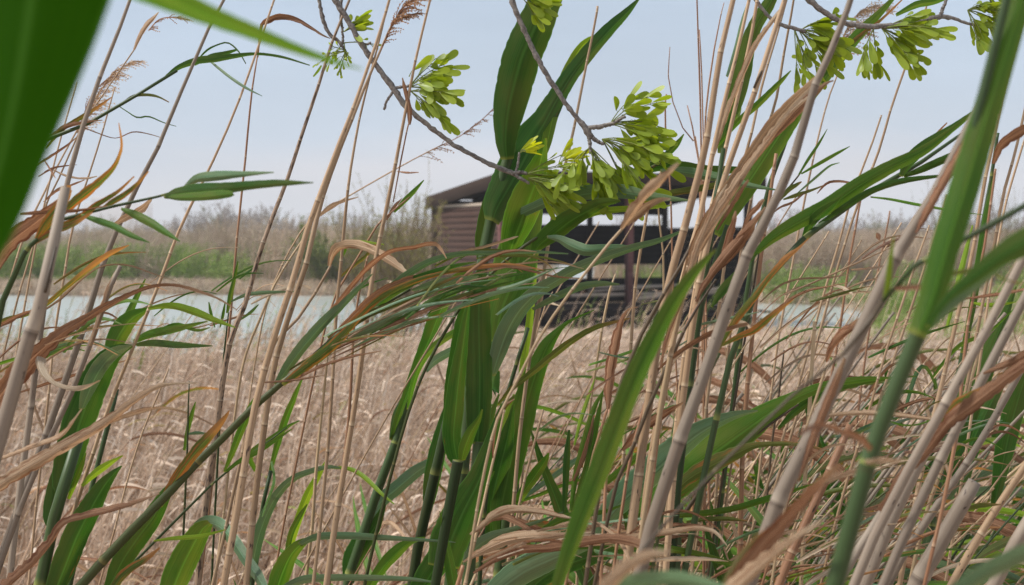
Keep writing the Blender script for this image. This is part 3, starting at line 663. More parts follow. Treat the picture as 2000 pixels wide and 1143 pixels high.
reed('broad blue green blade lying low at bottom centre under the pinkish dead blade', 1.75, [
 'S n | 900,1300,16 930,1220,18',
 'L T 1.75 1.7 20 30 .35 | 930,1220,30 970,1160,46 1020,1120,52 1070,1096,48 1110,1080,30 1150,1066,18 1200,1050,4',
 'L D 1.8 1.8 20 30 .35 | 990,1200,20 1060,1130,36 1130,1095,40 1190,1080,28 1250,1070,14 1320,1062,3',
 'L T 1.8 1.75 30 30 .3 | 910,1100,12 930,1070,22 960,1050,20 1000,1035,10 1050,1020,6 1100,1000,2',
 'L G 1.8 1.75 30 30 .3 | 1060,1035,8 1100,1015,16 1140,1005,16 1180,1000,8 1220,985,3',
 'L D 1.8 1.75 30 30 .3 | 1140,1110,8 1190,1080,22 1240,1065,20 1300,1050,10 1340,1040,3'])
reed('green blade rising steeply behind the canes at bottom centre', 2.2, [
 'S n | 770,1300,14 800,1200,14',
 'L D 2.2 2.15 20 30 .35 | 800,1200,30 830,1140,46 870,1080,50 905,1030,38 940,970,16 965,920,3',
 'L G 2.2 2.1 20 30 .35 | 690,1200,10 740,1120,22 775,1080,24 800,1060,14 830,1050,3'])
reed('dead reed with a lone dark brown leaf curling under the bright blurred blade', 2.1, [
 'S r | 380,1240,7 430,800,7 470,400,6 490,200,5 503,110,4',
 'L N 2.1 2.0 20 40 .3 | 503,112,4 510,52,8 522,40,14 545,31,15 575,36,11 605,52,7 630,68,5 645,75,2'], 'dry_reed', 'dry reed')
reed('tan reed with a fluffy pinkish flower head behind the branch at upper right', 2.6, [
 'S t | 1450,1200,9 1500,800,9 1560,450,8 1610,220,6 1650,110,5 1665,60,4',
 'F A 2.6 2.6 110 44 | 1640,100,0 1655,55,0 1680,25,0 1710,14,0 1735,20,0',
 'F N 2.6 2.6 60 40 | 1630,110,0 1655,80,0 1685,60,0 1700,70,0'], 'dry_reed', 'dry reed')
reed('reed with small frayed leaves hanging behind the huge green blade at left', 2.2, [
 'S t | -20,1000,8 30,700,8 70,480,7 110,300,6 150,160,5',
 'L N 2.2 2.1 20 40 .3 | 60,460,3 85,440,8 110,432,7 150,425,2',
 'L A 2.2 2.1 20 40 .3 | 100,330,3 130,345,6 165,350,5 190,345,2',
 'L N 2.2 2.1 20 40 .3 | 85,395,3 112,372,7 140,362,5 165,352,2'], 'dry_reed', 'dry reed')
# --- dry canes, traced
reed('thick weathered grey cane at left, split open by a long black crack', 1.25, [
 'S g | -60,1150,42 -10,880,42 35,720,40 65,640,38 92,555,36 110,480,33 125,400,30 132,365,26',
 's k 1.235 1.235 | 88,572,7 95,545,9 100,520,10 106,495,8 109,482,4'], 'dry_cane', 'dry cane')
reed('tall grey cane at far left running up into the sky past an old flower head', 1.75, [
 'S g | 40,930,18 70,700,17 95,530,16 125,385,15 150,290,14 175,205,13 205,125,11 232,60,10 258,-10,9 280,-70,8'], 'dry_cane', 'dry cane')
reed('smooth grey cane topped out of view, second from the left against the sky', 1.8, [
 'S g | 30,1010,20 80,880,20 125,755,19 160,660,18 195,545,16 230,450,14 262,375,13 290,325,12 320,255,11 350,185,10 395,80,9 440,-5,8 470,-60,7',
 'L A 1.8 1.7 20 20 .4 | 222,440,8 245,425,16 275,410,18 290,395,10 296,385,6'], 'dry_cane', 'dry cane')
reed('slim tan cane with pale joints crossing the lagoon from lower left to the sky', 1.9, [
 'S t | 60,1220,16 95,1143,16 140,1010,15 190,860,14 225,765,13 270,655,12 310,555,12 345,460,11 375,395,10 410,325,9 450,235,8 490,130,8 535,0,7 555,-60,6'], 'dry_reed', 'dry reed')
reed('very thin tan reed at left, knotty and snapped above the far shore', 2.3, [
 'S t | 60,1100,9 92,800,9 108,650,9 125,540,9 140,450,8 160,385,7 190,290,6 224,170,5'], 'dry_reed', 'dry reed')
reed('tan reed behind the huge green blade, its old feathery flower head bent in the wind', 2.5, [
 'S t | -20,700,8 40,480,8 90,370,7 130,290,6 165,225,6 200,170,5',
 'F A 2.5 2.5 90 46 | 150,260,0 185,200,0 215,150,0 250,125,0 275,120,0',
 'F N 2.5 2.5 40 34 | 160,235,0 180,185,0 215,150,0 235,140,0'], 'dry_reed', 'dry reed')
reed('tan reed with a slim closed flower head pointing up into the sky at left', 2.2, [
 'S t | 20,640,7 80,430,7 120,340,6 160,250,6 205,180,5 240,130,5 262,98,5',
 'L A 2.2 2.2 10 10 .6 | 262,98,5 272,75,9 285,52,11 298,38,9 310,24,2',
 'F N 2.2 2.2 26 24 | 290,60,0 312,38,0 345,34,0 368,40,0'], 'dry_reed', 'dry reed')
reed('short broken tan cane stub with a brown split sheath rising left of the lagoon', 1.7, [
 'S g | 110,830,15 155,740,15 190,640,15 215,565,14 236,520,12',
 'L A 1.68 1.68 10 10 .6 | 176,676,8 195,620,13 215,560,13 228,530,6'], 'dry_cane', 'dry cane')
reed('tan reed marked with dark ring spots, standing before the lagoon left of centre', 2.0, [
 'S s | 380,1240,19 395,1060,19 412,910,18 430,770,17 452,660,15 475,600,14 500,510,13 530,425,12 560,350,11 590,260,10 620,170,9 650,80,8 690,-20,7',
 'L B 2.0 2.0 30 30 .2 | 612,150,3 622,138,5 628,128,3'], 'dry_reed', 'dry reed')
reed('stout tan reed crossing another in front of the lagoon, leaning into the clouds', 1.75, [
 'S t | 420,1240,25 460,1000,25 490,820,24 515,720,23 545,620,22 572,540,21 600,450,20 630,372,18 660,290,15 690,215,13 720,130,11 745,55,10 765,-15,9 780,-60,8'], 'dry_reed', 'dry reed')
reed('stout tan reed whose feathery brown flower head touches the top edge', 1.85, [
 'S t | 470,1240,22 500,960,22 525,780,21 555,650,20 590,530,19 620,420,16 655,315,13 690,225,11 720,150,10 745,95,8 770,40,7 800,0,5',
 'F N 1.85 1.85 80 44 | 755,70,0 780,25,0 805,0,0 850,-15,0',
 'F N 1.85 1.85 36 30 | 745,95,0 770,45,0 800,30,0 818,26,0'], 'dry_reed', 'dry reed')
reed('slender tan reed standing nearly upright before the green bush, left of the hut', 2.0, [
 'S t | 600,1260,13 622,1050,13 640,860,12 652,700,12 662,540,12 672,430,11 680,360,10 690,300,9 705,225,8 725,140,7 750,40,6 768,-40,5'], 'dry_reed', 'dry reed')
reed('tall tan reed next to the hut corner with a brown sheath dangling from it', 1.9, [
 'S t | 620,1260,22 640,1120,22 660,1000,21 680,880,19 700,750,18 722,570,17 738,480,15 755,400,14 775,300,12 795,200,10 815,105,9 840,0,8 852,-50,7',
 's r | 768,395,3 780,330,4 790,280,4 798,242,4',
 'L N 1.88 1.88 10 10 .7 | 800,244,6 801,225,12 797,195,11 790,168,9 786,152,3'], 'dry_reed', 'dry reed')
reed('thin dark jointed reed beside the tan reeds near the hut corner, lower half only', 2.1, [
 'S r | 630,1260,8 655,1050,8 672,900,8 684,790,8 692,640,7 705,560,6 720,500,5'], 'dry_reed', 'dry reed')
reed('thin yellowing reed standing close left of the tan reed pair, low in the reed bed', 2.2, [
 'S y | 588,1260,11 600,1120,11 612,990,10 622,860,9 632,760,8 640,680,6'], 'dry_reed', 'dry reed')
reed('thin bent reed with a blurred feathery plume streaming right before the clouds', 2.7, [
 'S t | 470,900,6 520,600,6 590,450,6 640,408,6 700,372,5 760,338,5 820,305,4 860,285,4',
 'L A 2.7 2.6 20 20 .3 | 620,425,4 645,405,12 665,395,8 700,385,2',
 'F N 2.75 2.9 34 36 | 820,305,0 860,285,0 900,265,0 940,235,0 968,208,0',
 'L N 2.7 2.6 20 20 .3 | 775,335,2 795,338,5 818,337,2'], 'dry_reed', 'dry reed')
reed('broken tan reed with a pale folded ribbon of leaf near the green bush', 1.95, [
 'S t | 470,900,12 530,680,12 560,650,11 600,595,11 630,545,10 645,518,9',
 'L A 1.95 1.85 10 40 .25 | 643,520,8 648,498,20 662,482,24 690,478,22 725,488,22 755,505,20 790,530,10 800,540,3'], 'dry_reed', 'dry reed')
reed('thin dark tipped reed rising behind the streaming leaves with a green top shoot', 2.2, [
 'S r | 560,1000,6 640,620,6 680,540,6 715,470,6 745,430,5 775,405,4 800,385,4',
 'L G 2.2 2.2 20 20 .4 | 770,415,4 790,393,10 808,375,9 828,352,2',
 'L N 2.2 2.2 20 20 .4 | 755,430,4 770,405,8 785,388,2',
 'L R 2.2 2.2 20 20 .4 | 660,545,3 690,520,9 715,500,8 740,470,2',
 'L G 2.2 2.2 20 20 .4 | 665,505,5 672,490,10 678,478,3',
 'L B 2.2 2.1 20 40 .3 | 700,470,3 720,474,5 750,478,2'], 'dry_reed', 'dry reed')
reed('thin green stem with two small pointed leaves in front of the lagoon', 2.1, [
 'S d | 420,1000,5 432,760,5 440,660,4 446,610,3',
 'L G 2.1 2.1 20 20 .4 | 444,612,5 450,580,9 458,545,7 465,510,2',
 'L G 2.1 2.1 20 20 .4 | 420,640,2 412,610,6 408,590,2',
 'L G 2.1 2.1 20 20 .4 | 430,640,2 436,615,6 440,590,2'], 'reed_shoot', 'reed')
reed('thin reed with a white curled leaf in front of the lagoon', 2.1, [
 'S y | 430,1050,8 470,740,8 510,620,8 545,540,7 590,470,6',
 'L T 2.1 2.0 20 40 .3 | 450,590,3 480,577,7 520,572,7 575,570,2',
 'L W 2.1 2.0 20 50 .3 | 490,595,4 520,580,7 555,566,7 585,560,6 606,566,4',
 'L D 2.1 2.0 20 20 .3 | 470,625,3 490,610,6 505,595,2'], 'dry_reed', 'dry reed')
reed('snapped blunt tan reed alone in the sky right of the tallest green blades', 2.2, [
 'S t | 985,1240,14 1010,900,14 1035,700,13 1058,560,13 1080,420,12 1100,340,11 1118,260,10 1138,160,9 1155,75,8 1166,12,8'], 'dry_reed', 'dry reed')
reed('pale slim reed stub ending at hut floor height', 2.4, [
 'S y | 1120,1240,9 1145,850,9 1165,710,8 1180,620,8 1195,550,7 1202,535,4'], 'dry_reed', 'dry reed')
reed('tan reed standing upright beside the red brown post of the hut', 2.1, [
 'S t | 1200,1240,13 1215,900,13 1225,760,12 1235,620,12 1245,520,11 1258,440,10 1268,385,9 1275,330,8'], 'dry_reed', 'dry reed')
reed('slanting tan reed with a blurred drooping leaf before the hut interior', 1.5, [
 'S y | 900,1200,10 960,860,9 1010,745,9 1050,665,9 1100,590,9 1150,525,9 1190,475,9 1225,436,9',
 'L A 1.5 1.25 30 30 .5 | 1222,440,12 1240,420,22 1265,400,20 1290,389,12 1310,388,4',
 'L A 1.45 1.0 30 30 .4 | 1215,448,10 1240,410,24 1270,375,26 1300,345,18 1325,320,6'], 'dry_reed', 'dry reed')
reed('thin branching tan reed in front of the hut opening', 2.3, [
 'S y | 1280,1240,8 1294,700,7 1295,510,6 1288,440,6 1286,390,5 1290,330,4'], 'dry_reed', 'dry reed')
reed('bundle stalk of pale thin reeds at the foot of the hut', 2.4, [
 'S t | 1000,1240,13 1020,900,13 1035,700,12 1050,620,11 1062,560,8 1070,530,5',
 's t | 1010,780,7 1040,680,6 1068,590,5 1080,570,3',
 'L W 2.4 2.3 20 20 .3 | 1055,598,3 1070,592,7 1095,598,2'], 'dry_reed', 'dry reed')
reed('red brown dry sheath standing upright in front of the hut steps', 1.7, [
 'S r | 1170,1240,9 1180,1000,9 1188,850,9 1192,790,9',
 'L N 1.7 1.68 10 15 .4 | 1188,800,8 1190,760,22 1196,710,26 1206,660,22 1215,625,12 1228,604,4 1245,600,2'], 'dry_reed', 'dry reed')
reed('thickest tan cane of the dry sheaf right of centre, soaring past the top edge', 1.6, [
 'S t | 1215,1240,36 1240,960,34 1258,830,33 1280,700,31 1308,545,29 1340,420,27 1372,300,25 1395,180,22 1415,80,20 1432,0,18 1445,-60,17'], 'dry_cane', 'dry cane')
reed('second tan cane of the dry sheaf, partly hidden behind the thickest one', 1.75, [
 'S t | 1235,1240,26 1265,940,25 1290,790,24 1320,620,22 1350,480,20 1385,340,18 1410,230,15 1440,110,13 1462,10,12 1475,-60,11'], 'dry_cane', 'dry cane')
reed('tan cane with a black eye shaped scar under the hanging seeds', 1.7, [
 'S t | 1300,1100,24 1330,800,24 1360,600,23 1400,400,22 1435,290,21 1465,210,20 1492,130,19 1515,60,17 1535,0,16 1555,-60,15',
 's k 1.69 1.69 | 1472,172,4 1477,160,8 1483,148,8 1488,138,3'], 'dry_cane', 'dry cane')
reed('slim tan cane just right of the scarred cane', 2.1, [
 'S t | 1395,1000,11 1420,700,11 1450,480,11 1490,280,10 1515,200,10 1530,110,9 1545,30,8 1558,-50,7'], 'dry_cane', 'dry cane')
reed('tan cane carrying a brown folded strip, in the dry sheaf left of the scarred cane', 1.85, [
 'S t | 1290,1100,17 1330,760,17 1365,520,17 1400,360,16 1425,250,15 1450,140,14 1470,50,12 1485,-40,11',
 'L A 1.83 1.8 20 20 .5 | 1385,330,8 1410,250,14 1440,170,15 1475,90,14 1510,40,10 1535,5,3'], 'dry_cane', 'dry cane')
for i, (lab, d, pts) in enumerate((
 ('hair thin upright reed tip left of the dry sheaf against the sky', 2.4, '1375,1100,8 1372,400,6 1370,280,5 1367,150,5 1362,0,4 1360,-40,4'),
 ('short thin reed tip close beside the hair thin one', 2.45, '1385,1100,7 1376,400,5 1373,240,4 1370,130,4 1366,58,3'),
 ('slim curving reed tip rising just in front of the thickest tan cane', 2.3, '1350,1100,7 1376,300,5 1385,170,5 1398,80,4 1408,30,3 1414,5,2'),
 ('isolated hair thin reed curving left into the open sky', 2.5, '1390,1100,6 1365,330,4 1350,285,4 1330,240,3 1312,190,3 1306,150,3 1309,92,2'),
 ('tiny snapped reed tip peeping over the hanging seeds', 2.5, '1330,1100,6 1310,400,5 1299,230,5 1302,184,4'),
 ('short forked reed tip between the seeds and the dry sheaf', 2.5, '1380,1100,6 1365,360,4 1356,270,4 1348,230,4 1342,206,3'))):
    reed(lab, d, ['S r | '+pts], 'dry_reed', 'dry reed')
reed('tan reed with a tall dry sheath sloping past the scarred cane', 2.0, [
 'S t | 1350,1100,12 1385,760,12 1420,480,12 1450,330,11 1470,250,10 1490,160,9 1520,60,7 1545,-30,6'], 'dry_reed', 'dry reed')
reed('crumpled fawn leaf sheaf sagging diagonally across the right end of the hut', 1.55, [
 'S y | 1230,1200,16 1290,800,16 1330,600,16 1350,500,16',
 'L A 1.55 1.5 10 30 .5 | 1330,560,10 1350,500,20 1375,440,24 1405,390,24 1435,345,22 1465,300,24 1495,255,26 1530,215,26 1565,180,22 1595,152,12 1610,140,3',
 'L A 1.53 1.5 40 20 .5 | 1345,520,10 1372,468,18 1400,420,20 1430,375,20 1460,330,16 1490,290,16 1520,250,20 1550,215,16 1585,185,3',
 'L N 1.57 1.5 20 20 .4 | 1440,360,6 1480,305,14 1512,264,22 1547,227,28 1582,192,22 1612,165,8 1628,158,3',
 'L A 1.51 1.5 10 20 .5 | 1325,600,8 1345,540,14 1360,490,16 1380,440,13 1400,395,10 1420,360,3',
 'L A 1.54 1.5 50 20 .5 | 1300,690,8 1318,620,14 1338,555,14 1362,495,12 1395,440,10 1425,400,3',
 'L A 1.56 1.5 10 40 .5 | 1370,490,6 1395,440,14 1418,400,17 1442,365,15 1465,330,8 1480,305,3',
 'L N 1.52 1.5 20 20 .4 | 1290,720,5 1305,655,10 1330,590,12 1350,540,8 1362,505,2',
 'L W 1.5 1.48 20 20 .4 | 1500,265,2 1530,228,7 1560,195,7 1590,165,5 1600,150,2',
 'L N 1.53 1.5 20 20 .4 | 1400,450,4 1425,410,11 1440,385,12 1462,352,5'], 'dry_reed', 'dry reed')
reed('rust brown leaf blown flat against the right end of the hut', 1.6, [
 'S r | 1240,1200,9 1300,760,9 1340,640,9 1365,595,8',
 'L N 1.6 1.55 10 20 .4 | 1360,590,6 1375,560,14 1400,525,20 1430,490,24 1455,460,22 1478,430,14 1495,405,4',
 'L N 1.6 1.55 10 20 .4 | 1400,530,6 1415,510,20 1440,480,26 1462,455,18 1478,430,4',
 'L N 1.6 1.58 10 20 .4 | 1408,510,6 1420,480,16 1430,450,17 1436,425,10 1437,412,3',
 'L N 1.6 1.58 10 20 .4 | 1450,450,4 1462,425,12 1480,405,14 1492,390,6'], 'dry_reed', 'dry reed')
reed('long brown strap leaf rising to the water right of the hut', 1.6, [
 'S r | 1180,1240,9 1230,900,9 1270,760,9 1285,722,8',
 'L N 1.6 1.5 20 30 .4 | 1283,724,5 1310,700,9 1345,675,11 1385,652,12 1430,640,10 1460,632,8',
 'L R 1.58 1.5 20 30 .4 | 1400,680,5 1440,660,13 1475,645,18 1505,620,14 1530,600,8 1550,585,2',
 'L W 1.6 1.55 20 40 .4 | 1415,640,4 1435,630,8 1455,632,7 1468,645,3'], 'dry_reed', 'dry reed')
reed('orange rusty leaf slanting up beside the big grey cane', 1.55, [
 'S o | 1250,1240,9 1320,880,9 1370,760,8 1405,690,8',
 'L R 1.55 1.5 10 20 .4 | 1400,690,5 1425,645,14 1450,610,18 1475,580,16 1500,545,12 1535,505,14 1560,485,6 1580,465,2',
 'L D 1.57 1.55 10 20 .4 | 1390,600,5 1410,570,18 1435,545,20 1455,520,10 1480,495,3'], 'reed_shoot', 'reed')
reed('dark brown wiry stalk slanting through the dry sheaf in front of the hut', 1.55, [
 'S k | 1130,1240,9 1180,900,9 1200,790,9 1225,720,9 1260,640,8 1300,570,8 1330,520,7 1360,460,6'], 'dry_reed', 'dry reed')
reed('second dark wiry stalk forking low in front of the hut', 1.6, [
 'S k | 1140,1240,8 1200,960,8 1240,870,8 1270,790,8 1310,700,7 1350,620,6 1400,545,4'], 'dry_reed', 'dry reed')
reed('brown pointed leaf and stalk left of the bright sword leaf', 1.75, [
 'S r | 1080,1260,8 1140,960,8 1175,830,8 1190,790,7',
 'L N 1.75 1.65 20 20 .35 | 1215,880,6 1240,855,22 1265,830,24 1295,810,18 1320,795,10 1335,786,3'], 'dry_reed', 'dry reed')
reed('thick smooth grey cane arching up in front of the broad blue green blade', 1.35, [
 'S g | 1235,1190,40 1262,1060,39 1292,955,38 1318,872,37,1 1345,800,36 1372,735,35 1410,632,34 1461,500,31,1 1508,400,28 1540,312,26,1 1598,160,22,1 1638,70,19 1665,-10,17 1680,-60,16'], 'dry_cane', 'dry cane')
reed('rust tan reed upright at the right hut post, ending above the water', 2.0, [
 'S r | 1440,1240,13 1450,900,13 1458,760,12 1466,680,12 1476,590,11 1490,480,11 1502,400,10 1515,300,9'], 'dry_cane', 'dry cane')
reed('massive grey brown cane with peeling brown sheath, right of the open water', 1.12, [
 'S g | 1450,1190,44 1528,966,43,1 1560,905,42 1605,815,41 1655,710,40 1700,615,39 1752,506,37,1 1790,445,34 1830,380,32 1872,300,30 1908,228,28 1945,140,26 1980,60,24',
 'L N 1.10 1.10 5 5 .6 | 1790,455,6 1808,420,18 1838,365,22 1868,310,20 1895,258,10 1905,238,3',
 'L N 1.10 1.08 5 5 .5 | 1560,940,6 1590,850,18 1625,765,20 1650,700,8'], 'dry_cane', 'dry cane')
reed('first of the twin grey canes near the right edge', 1.25, [
 'S g | 1640,1220,28 1690,1090,28 1735,990,28 1790,890,27 1845,790,27 1900,690,26 1945,610,26 1985,530,25 2030,440,24 2080,340,22'], 'dry_cane', 'dry cane')
reed('second of the twin grey canes, just under the first', 1.3, [
 'S g | 1690,1230,27 1730,1130,27 1790,1000,27 1850,880,26 1895,790,26 1945,695,26 1985,610,25 2040,500,24 2100,390,22'], 'dry_cane', 'dry cane')
reed('brown curled sheath hanging from a slim stalk in front of the massive grey cane', 1.5, [
 'S y | 1490,1240,9 1530,1000,9 1570,850,8 1600,760,8 1615,712,7',
 'L N 1.5 1.3 10 20 .5 | 1614,708,8 1625,680,18 1645,655,22 1665,640,14 1678,622,4'], 'dry_reed', 'dry reed')
for lab, d, m, pts in (
 ('tan reed rising into the sky under the right hand seed bunch', 2.2, 't', '1440,1200,11 1500,1000,11 1560,800,11 1590,690,10 1618,590,10 1645,490,9 1680,385,9 1715,300,9 1740,215,8 1765,140,8 1800,40,7 1825,-30,6'),
 ('snapped tan reed left of the sky gap at right', 2.3, 't', '1400,1240,10 1480,1000,10 1540,820,10 1580,680,9 1610,570,9 1640,470,8 1665,380,8 1700,290,7 1722,225,6'),
 ('thin violet brown reed behind the long green streaming cane', 2.6, 'r', '1520,1240,8 1590,900,8 1630,700,7 1648,590,7 1660,500,6 1672,430,6 1684,370,5'),
 ('short pale stub with a blunt top in front of the straw bank', 2.0, 'y', '1560,1240,13 1575,900,13 1583,740,12 1588,640,11 1590,628,9'),
 ('slim tan reed crossing behind the massive grey cane', 2.0, 't', '1600,1240,11 1680,920,11 1720,780,10 1765,640,10 1800,540,9 1830,450,9 1850,380,8'),
 ('thin tan reed with a dark joint, left of the blurred thick green cane', 1.9, 't', '1580,1240,11 1650,960,11 1690,830,10 1730,690,9 1760,600,9 1790,510,8 1815,440,6'),
 ('pale tan cane seen between the blurred sheath and the slim green cane', 1.9, 't', '1740,1240,19 1785,1000,18 1815,850,17 1845,720,16 1870,620,15 1895,510,14 1915,400,13 1935,300,12 1960,180,11 2000,40,9'),
 ('slanting tan cane right of the slim green cane', 2.0, 't', '1790,1240,14 1850,960,14 1890,760,13 1920,600,12 1945,470,12 1960,380,11 1985,290,10 2010,180,9'),
 ('tan reed slanting up to the right edge under the brown papery leaf', 2.2, 't', '1830,1240,10 1900,800,10 1935,560,9 1960,420,8 1985,330,8 2010,250,7'),
 ('red stalk piece standing alone on the reed bed under the straw bank', 2.3, 'r', '1440,1240,10 1445,1000,10 1452,860,9 1462,760,9'),
 ('thin dark reed tip in front of the pale straw bank', 2.4, 'k', '1480,1240,5 1505,900,5 1520,780,5 1532,684,3')):
    reed(lab, d, ['S %s | %s' % (m, pts)], 'dry_reed', 'dry reed')
reed('thin reed with two brown tufts before the far right reeds', 3.2, [
 'S r | 1650,1000,6 1690,700,6 1705,600,5 1715,530,5 1730,460,5 1738,412,4',
 'L N 3.2 3.2 10 10 .5 | 1712,455,4 1715,462,12 1718,470,3',
 'L N 3.2 3.2 10 10 .5 | 1722,482,3 1732,480,10 1742,478,3'], 'dry_reed', 'dry reed')
reed('dry leaf strand blown level past the right hand water', 2.0, [
 'S y | 1340,1200,6 1400,800,6 1440,700,6 1480,640,5',
 'L N 2.0 1.9 20 20 .4 | 1465,650,4 1490,630,12 1520,608,12 1545,585,8 1580,568,7 1620,560,4 1655,552,2',
 'L A 2.0 1.9 20 20 .4 | 1485,590,2 1520,560,5 1560,545,5 1620,542,4 1660,535,2',
 'L W 2.0 1.9 20 20 .4 | 1625,558,3 1645,562,6 1662,572,6 1668,580,2'], 'dry_reed', 'dry reed')
reed('dry strand with a pale ribbon stretched across the tangle beside the thick green cane', 1.55, [
 'S r | 1460,1240,7 1540,980,7 1590,850,7 1620,812,7',
 'L A 1.55 1.5 20 20 .4 | 1615,812,6 1660,808,12 1710,808,13 1760,812,12 1810,818,8 1850,822,3',
 'L A 1.5 1.3 20 20 .4 | 1600,945,5 1640,930,12 1680,918,12 1720,905,6 1745,900,2'], 'dry_reed', 'dry reed')

reed('collapsed pale reed with torn strips streaming level below the broad blue green blade', 1.65, [
 'S y | 860,1280,10 900,1190,10 930,1120,9'] + shreds(22, 900, 1085, 1480, 1030, 25, 22, (3, 11), 'AANNWAOT', 14, 1.5, 1.8, (.3, .8)), 'dry_reed', 'dry reed')
reed('collapsed brown reed shedding torn strips among the canes at the bottom right', 1.7, [
 'S r | 1380,1290,10 1420,1190,10 1450,1130,9'] + shreds(34, 1400, 1110, 2040, 960, 60, 50, (3, 11), 'AANNWRRGTO', 16, 1.5, 2.1, (.2, .6)), 'dry_reed', 'dry reed')
reed('wind torn reed with many thin strips crossing the grey canes at the right edge', 1.9, [
 'S t | 1480,1260,10 1540,1060,10 1580,960,9'] + shreds(34, 1560, 930, 2060, 740, 70, 70, (3, 10), 'AANNGRGTDW', 18, 1.6, 2.4, (.25, .65)), 'dry_reed', 'dry reed')
reed('wind torn reed with shreds streaming past the dark base of the hut', 1.9, [
 'S t | 960,1260,9 1010,1000,9 1060,800,8'] + shreds(14, 1040, 800, 1500, 640, 50, 50, (3, 8), 'AANNGOTDW', 14, 1.6, 2.3, (.25, .7)), 'dry_reed', 'dry reed')
reed('thin torn reed with narrow strips streaming right before the pale water at right', 2.1, [
 'S t | 1380,1260,8 1430,900,8 1470,720,7'] + shreds(20, 1440, 700, 1980, 480, 40, 70, (2.5, 7), 'AANNOGD', 14, 1.8, 2.5, (.2, .5)), 'dry_reed', 'dry reed')

reed('wind torn reed at the left edge with rusty strips streaming over the lagoon', 1.8, [
 'S o | -120,1200,10 -90,900,10 -60,760,9'] + shreds(16, -60, 720, 330, 600, 14, 40, (3, 10), 'ROAGNDRA', 16, 1.6, 2.1, (.35, .9)), 'dry_reed', 'dry reed')
reed('thin torn reed with fine strips trailing in front of the far green bank', 2.2, [
 'S t | 180,1200,7 260,900,7 330,720,6'] + shreds(12, 300, 660, 700, 480, 50, 50, (2.5, 6), 'AANOGD', 12, 1.9, 2.5, (.2, .5)), 'dry_reed', 'dry reed')
for lab, d, m, pts in (
 ('wide old grey cane low in the tangle, left of the twin grey canes', 1.6, 'g', '1640,1260,36 1685,1150,35 1725,1050,34 1770,960,32 1815,870,30 1850,800,27 1880,735,24'),
 ('slim grey cane crossing the broad dark green blades near the right edge', 1.8, 'g', '1690,1240,24 1745,1120,23 1800,1035,22 1860,950,21 1905,885,20 1960,790,19 2020,680,17'),
 ('cluster of split grey cane in the bottom right, thickest low piece', 1.55, 'g', '1740,1250,48 1790,1140,48 1840,1050,46 1885,975,42 1905,940,36'),
 ('tan cane sloping into the bottom right corner above the blurred blade', 1.75, 't', '1800,1260,28 1850,1150,28 1910,1050,27 1960,970,26 2020,880,25 2090,760,23'),
 ('pale grey cane cut short at the bottom right corner', 1.5, 'g', '1890,1240,38 1930,1150,37 1975,1070,36 2030,980,34'),
 ('thin straw stalk standing in front of the broad dark green blades at right', 2.0, 'y', '1760,1240,13 1800,1030,12 1835,930,12 1870,830,11 1905,720,10 1925,640,8'),
 ('brown sheathed cane low between massive grey cane and thick green cane', 1.7, 'r', '1480,1260,26 1530,1120,25 1580,1010,24 1630,900,22 1660,830,18')):
    reed(lab, d, ['S %s | %s' % (m, pts)], 'dry_cane', 'dry cane')
# ------------------------------------------------------------------ the ash tree whose twigs hang into the view
def samara_mat(name, ca, cb):
    nt = NT(name); u, v, _ = nt.xyz(nt.uv('UVMap')); t, r, _ = nt.xyz(nt.uv('T'))
    nz = nt.noise(nt.vec(nt.math('MULTIPLY', u, 12), nt.math('MULTIPLY', v, 1.5), nt.math('MULTIPLY', r, 40)), 1.0, 2)
    col = nt.mix(nt.math('ADD', nt.math('MULTIPLY', r, .7), nt.math('MULTIPLY', nz, .3)), ca, cb)
    mid = nt.math('ABSOLUTE', nt.math('SUBTRACT', u, .5))
    col = nt.mix(nt.step(mid, .40, .50, 0, .6), col, (.34, .40, .07))
    seed = nt.math('MULTIPLY', nt.step(mid, .12, .2, 1, 0), nt.step(t, .35, .55, 1, 0))
    col = nt.mix(nt.math('MULTIPLY', seed, .35), col, (.07, .12, .01))
    return nt.done(thin(nt, col, .45, None, .48, nt.mix(1.0, col, (1.6, 1.5, .5), 'MULTIPLY')))
SAM = samara_mat('winged seed', (.155, .235, .012), (.31, .40, .036))
BUD = samara_mat('young leaf bud', (.34, .40, .012), (.50, .52, .03))
def bark_mat():
    nt = NT('ash bark'); u, v, _ = nt.xyz(nt.uv('UVMap'))
    g = nt.n('ShaderNodeTexCoord').outputs['Object']
    nz = nt.noise(g, 260, 4, .65); n2 = nt.noise(g, 60, 3)
    col = nt.mix(nt.step(nz, .35, .65), (.085, .070, .062), (.20, .175, .155))
    col = nt.mix(nt.step(n2, .5, .7, 0, .6), col, (.24, .22, .19))
    b = nt.n('ShaderNodeBump', Strength=.7, Distance=.001, Height=nz)
    return nt.done(thin(nt, col, .7, b.outputs[0], 0))
BARK = bark_mat()
PED = stem_mat('seed stalk', (.12, .15, .03), (.2, .24, .05), (.2, .2, .06))

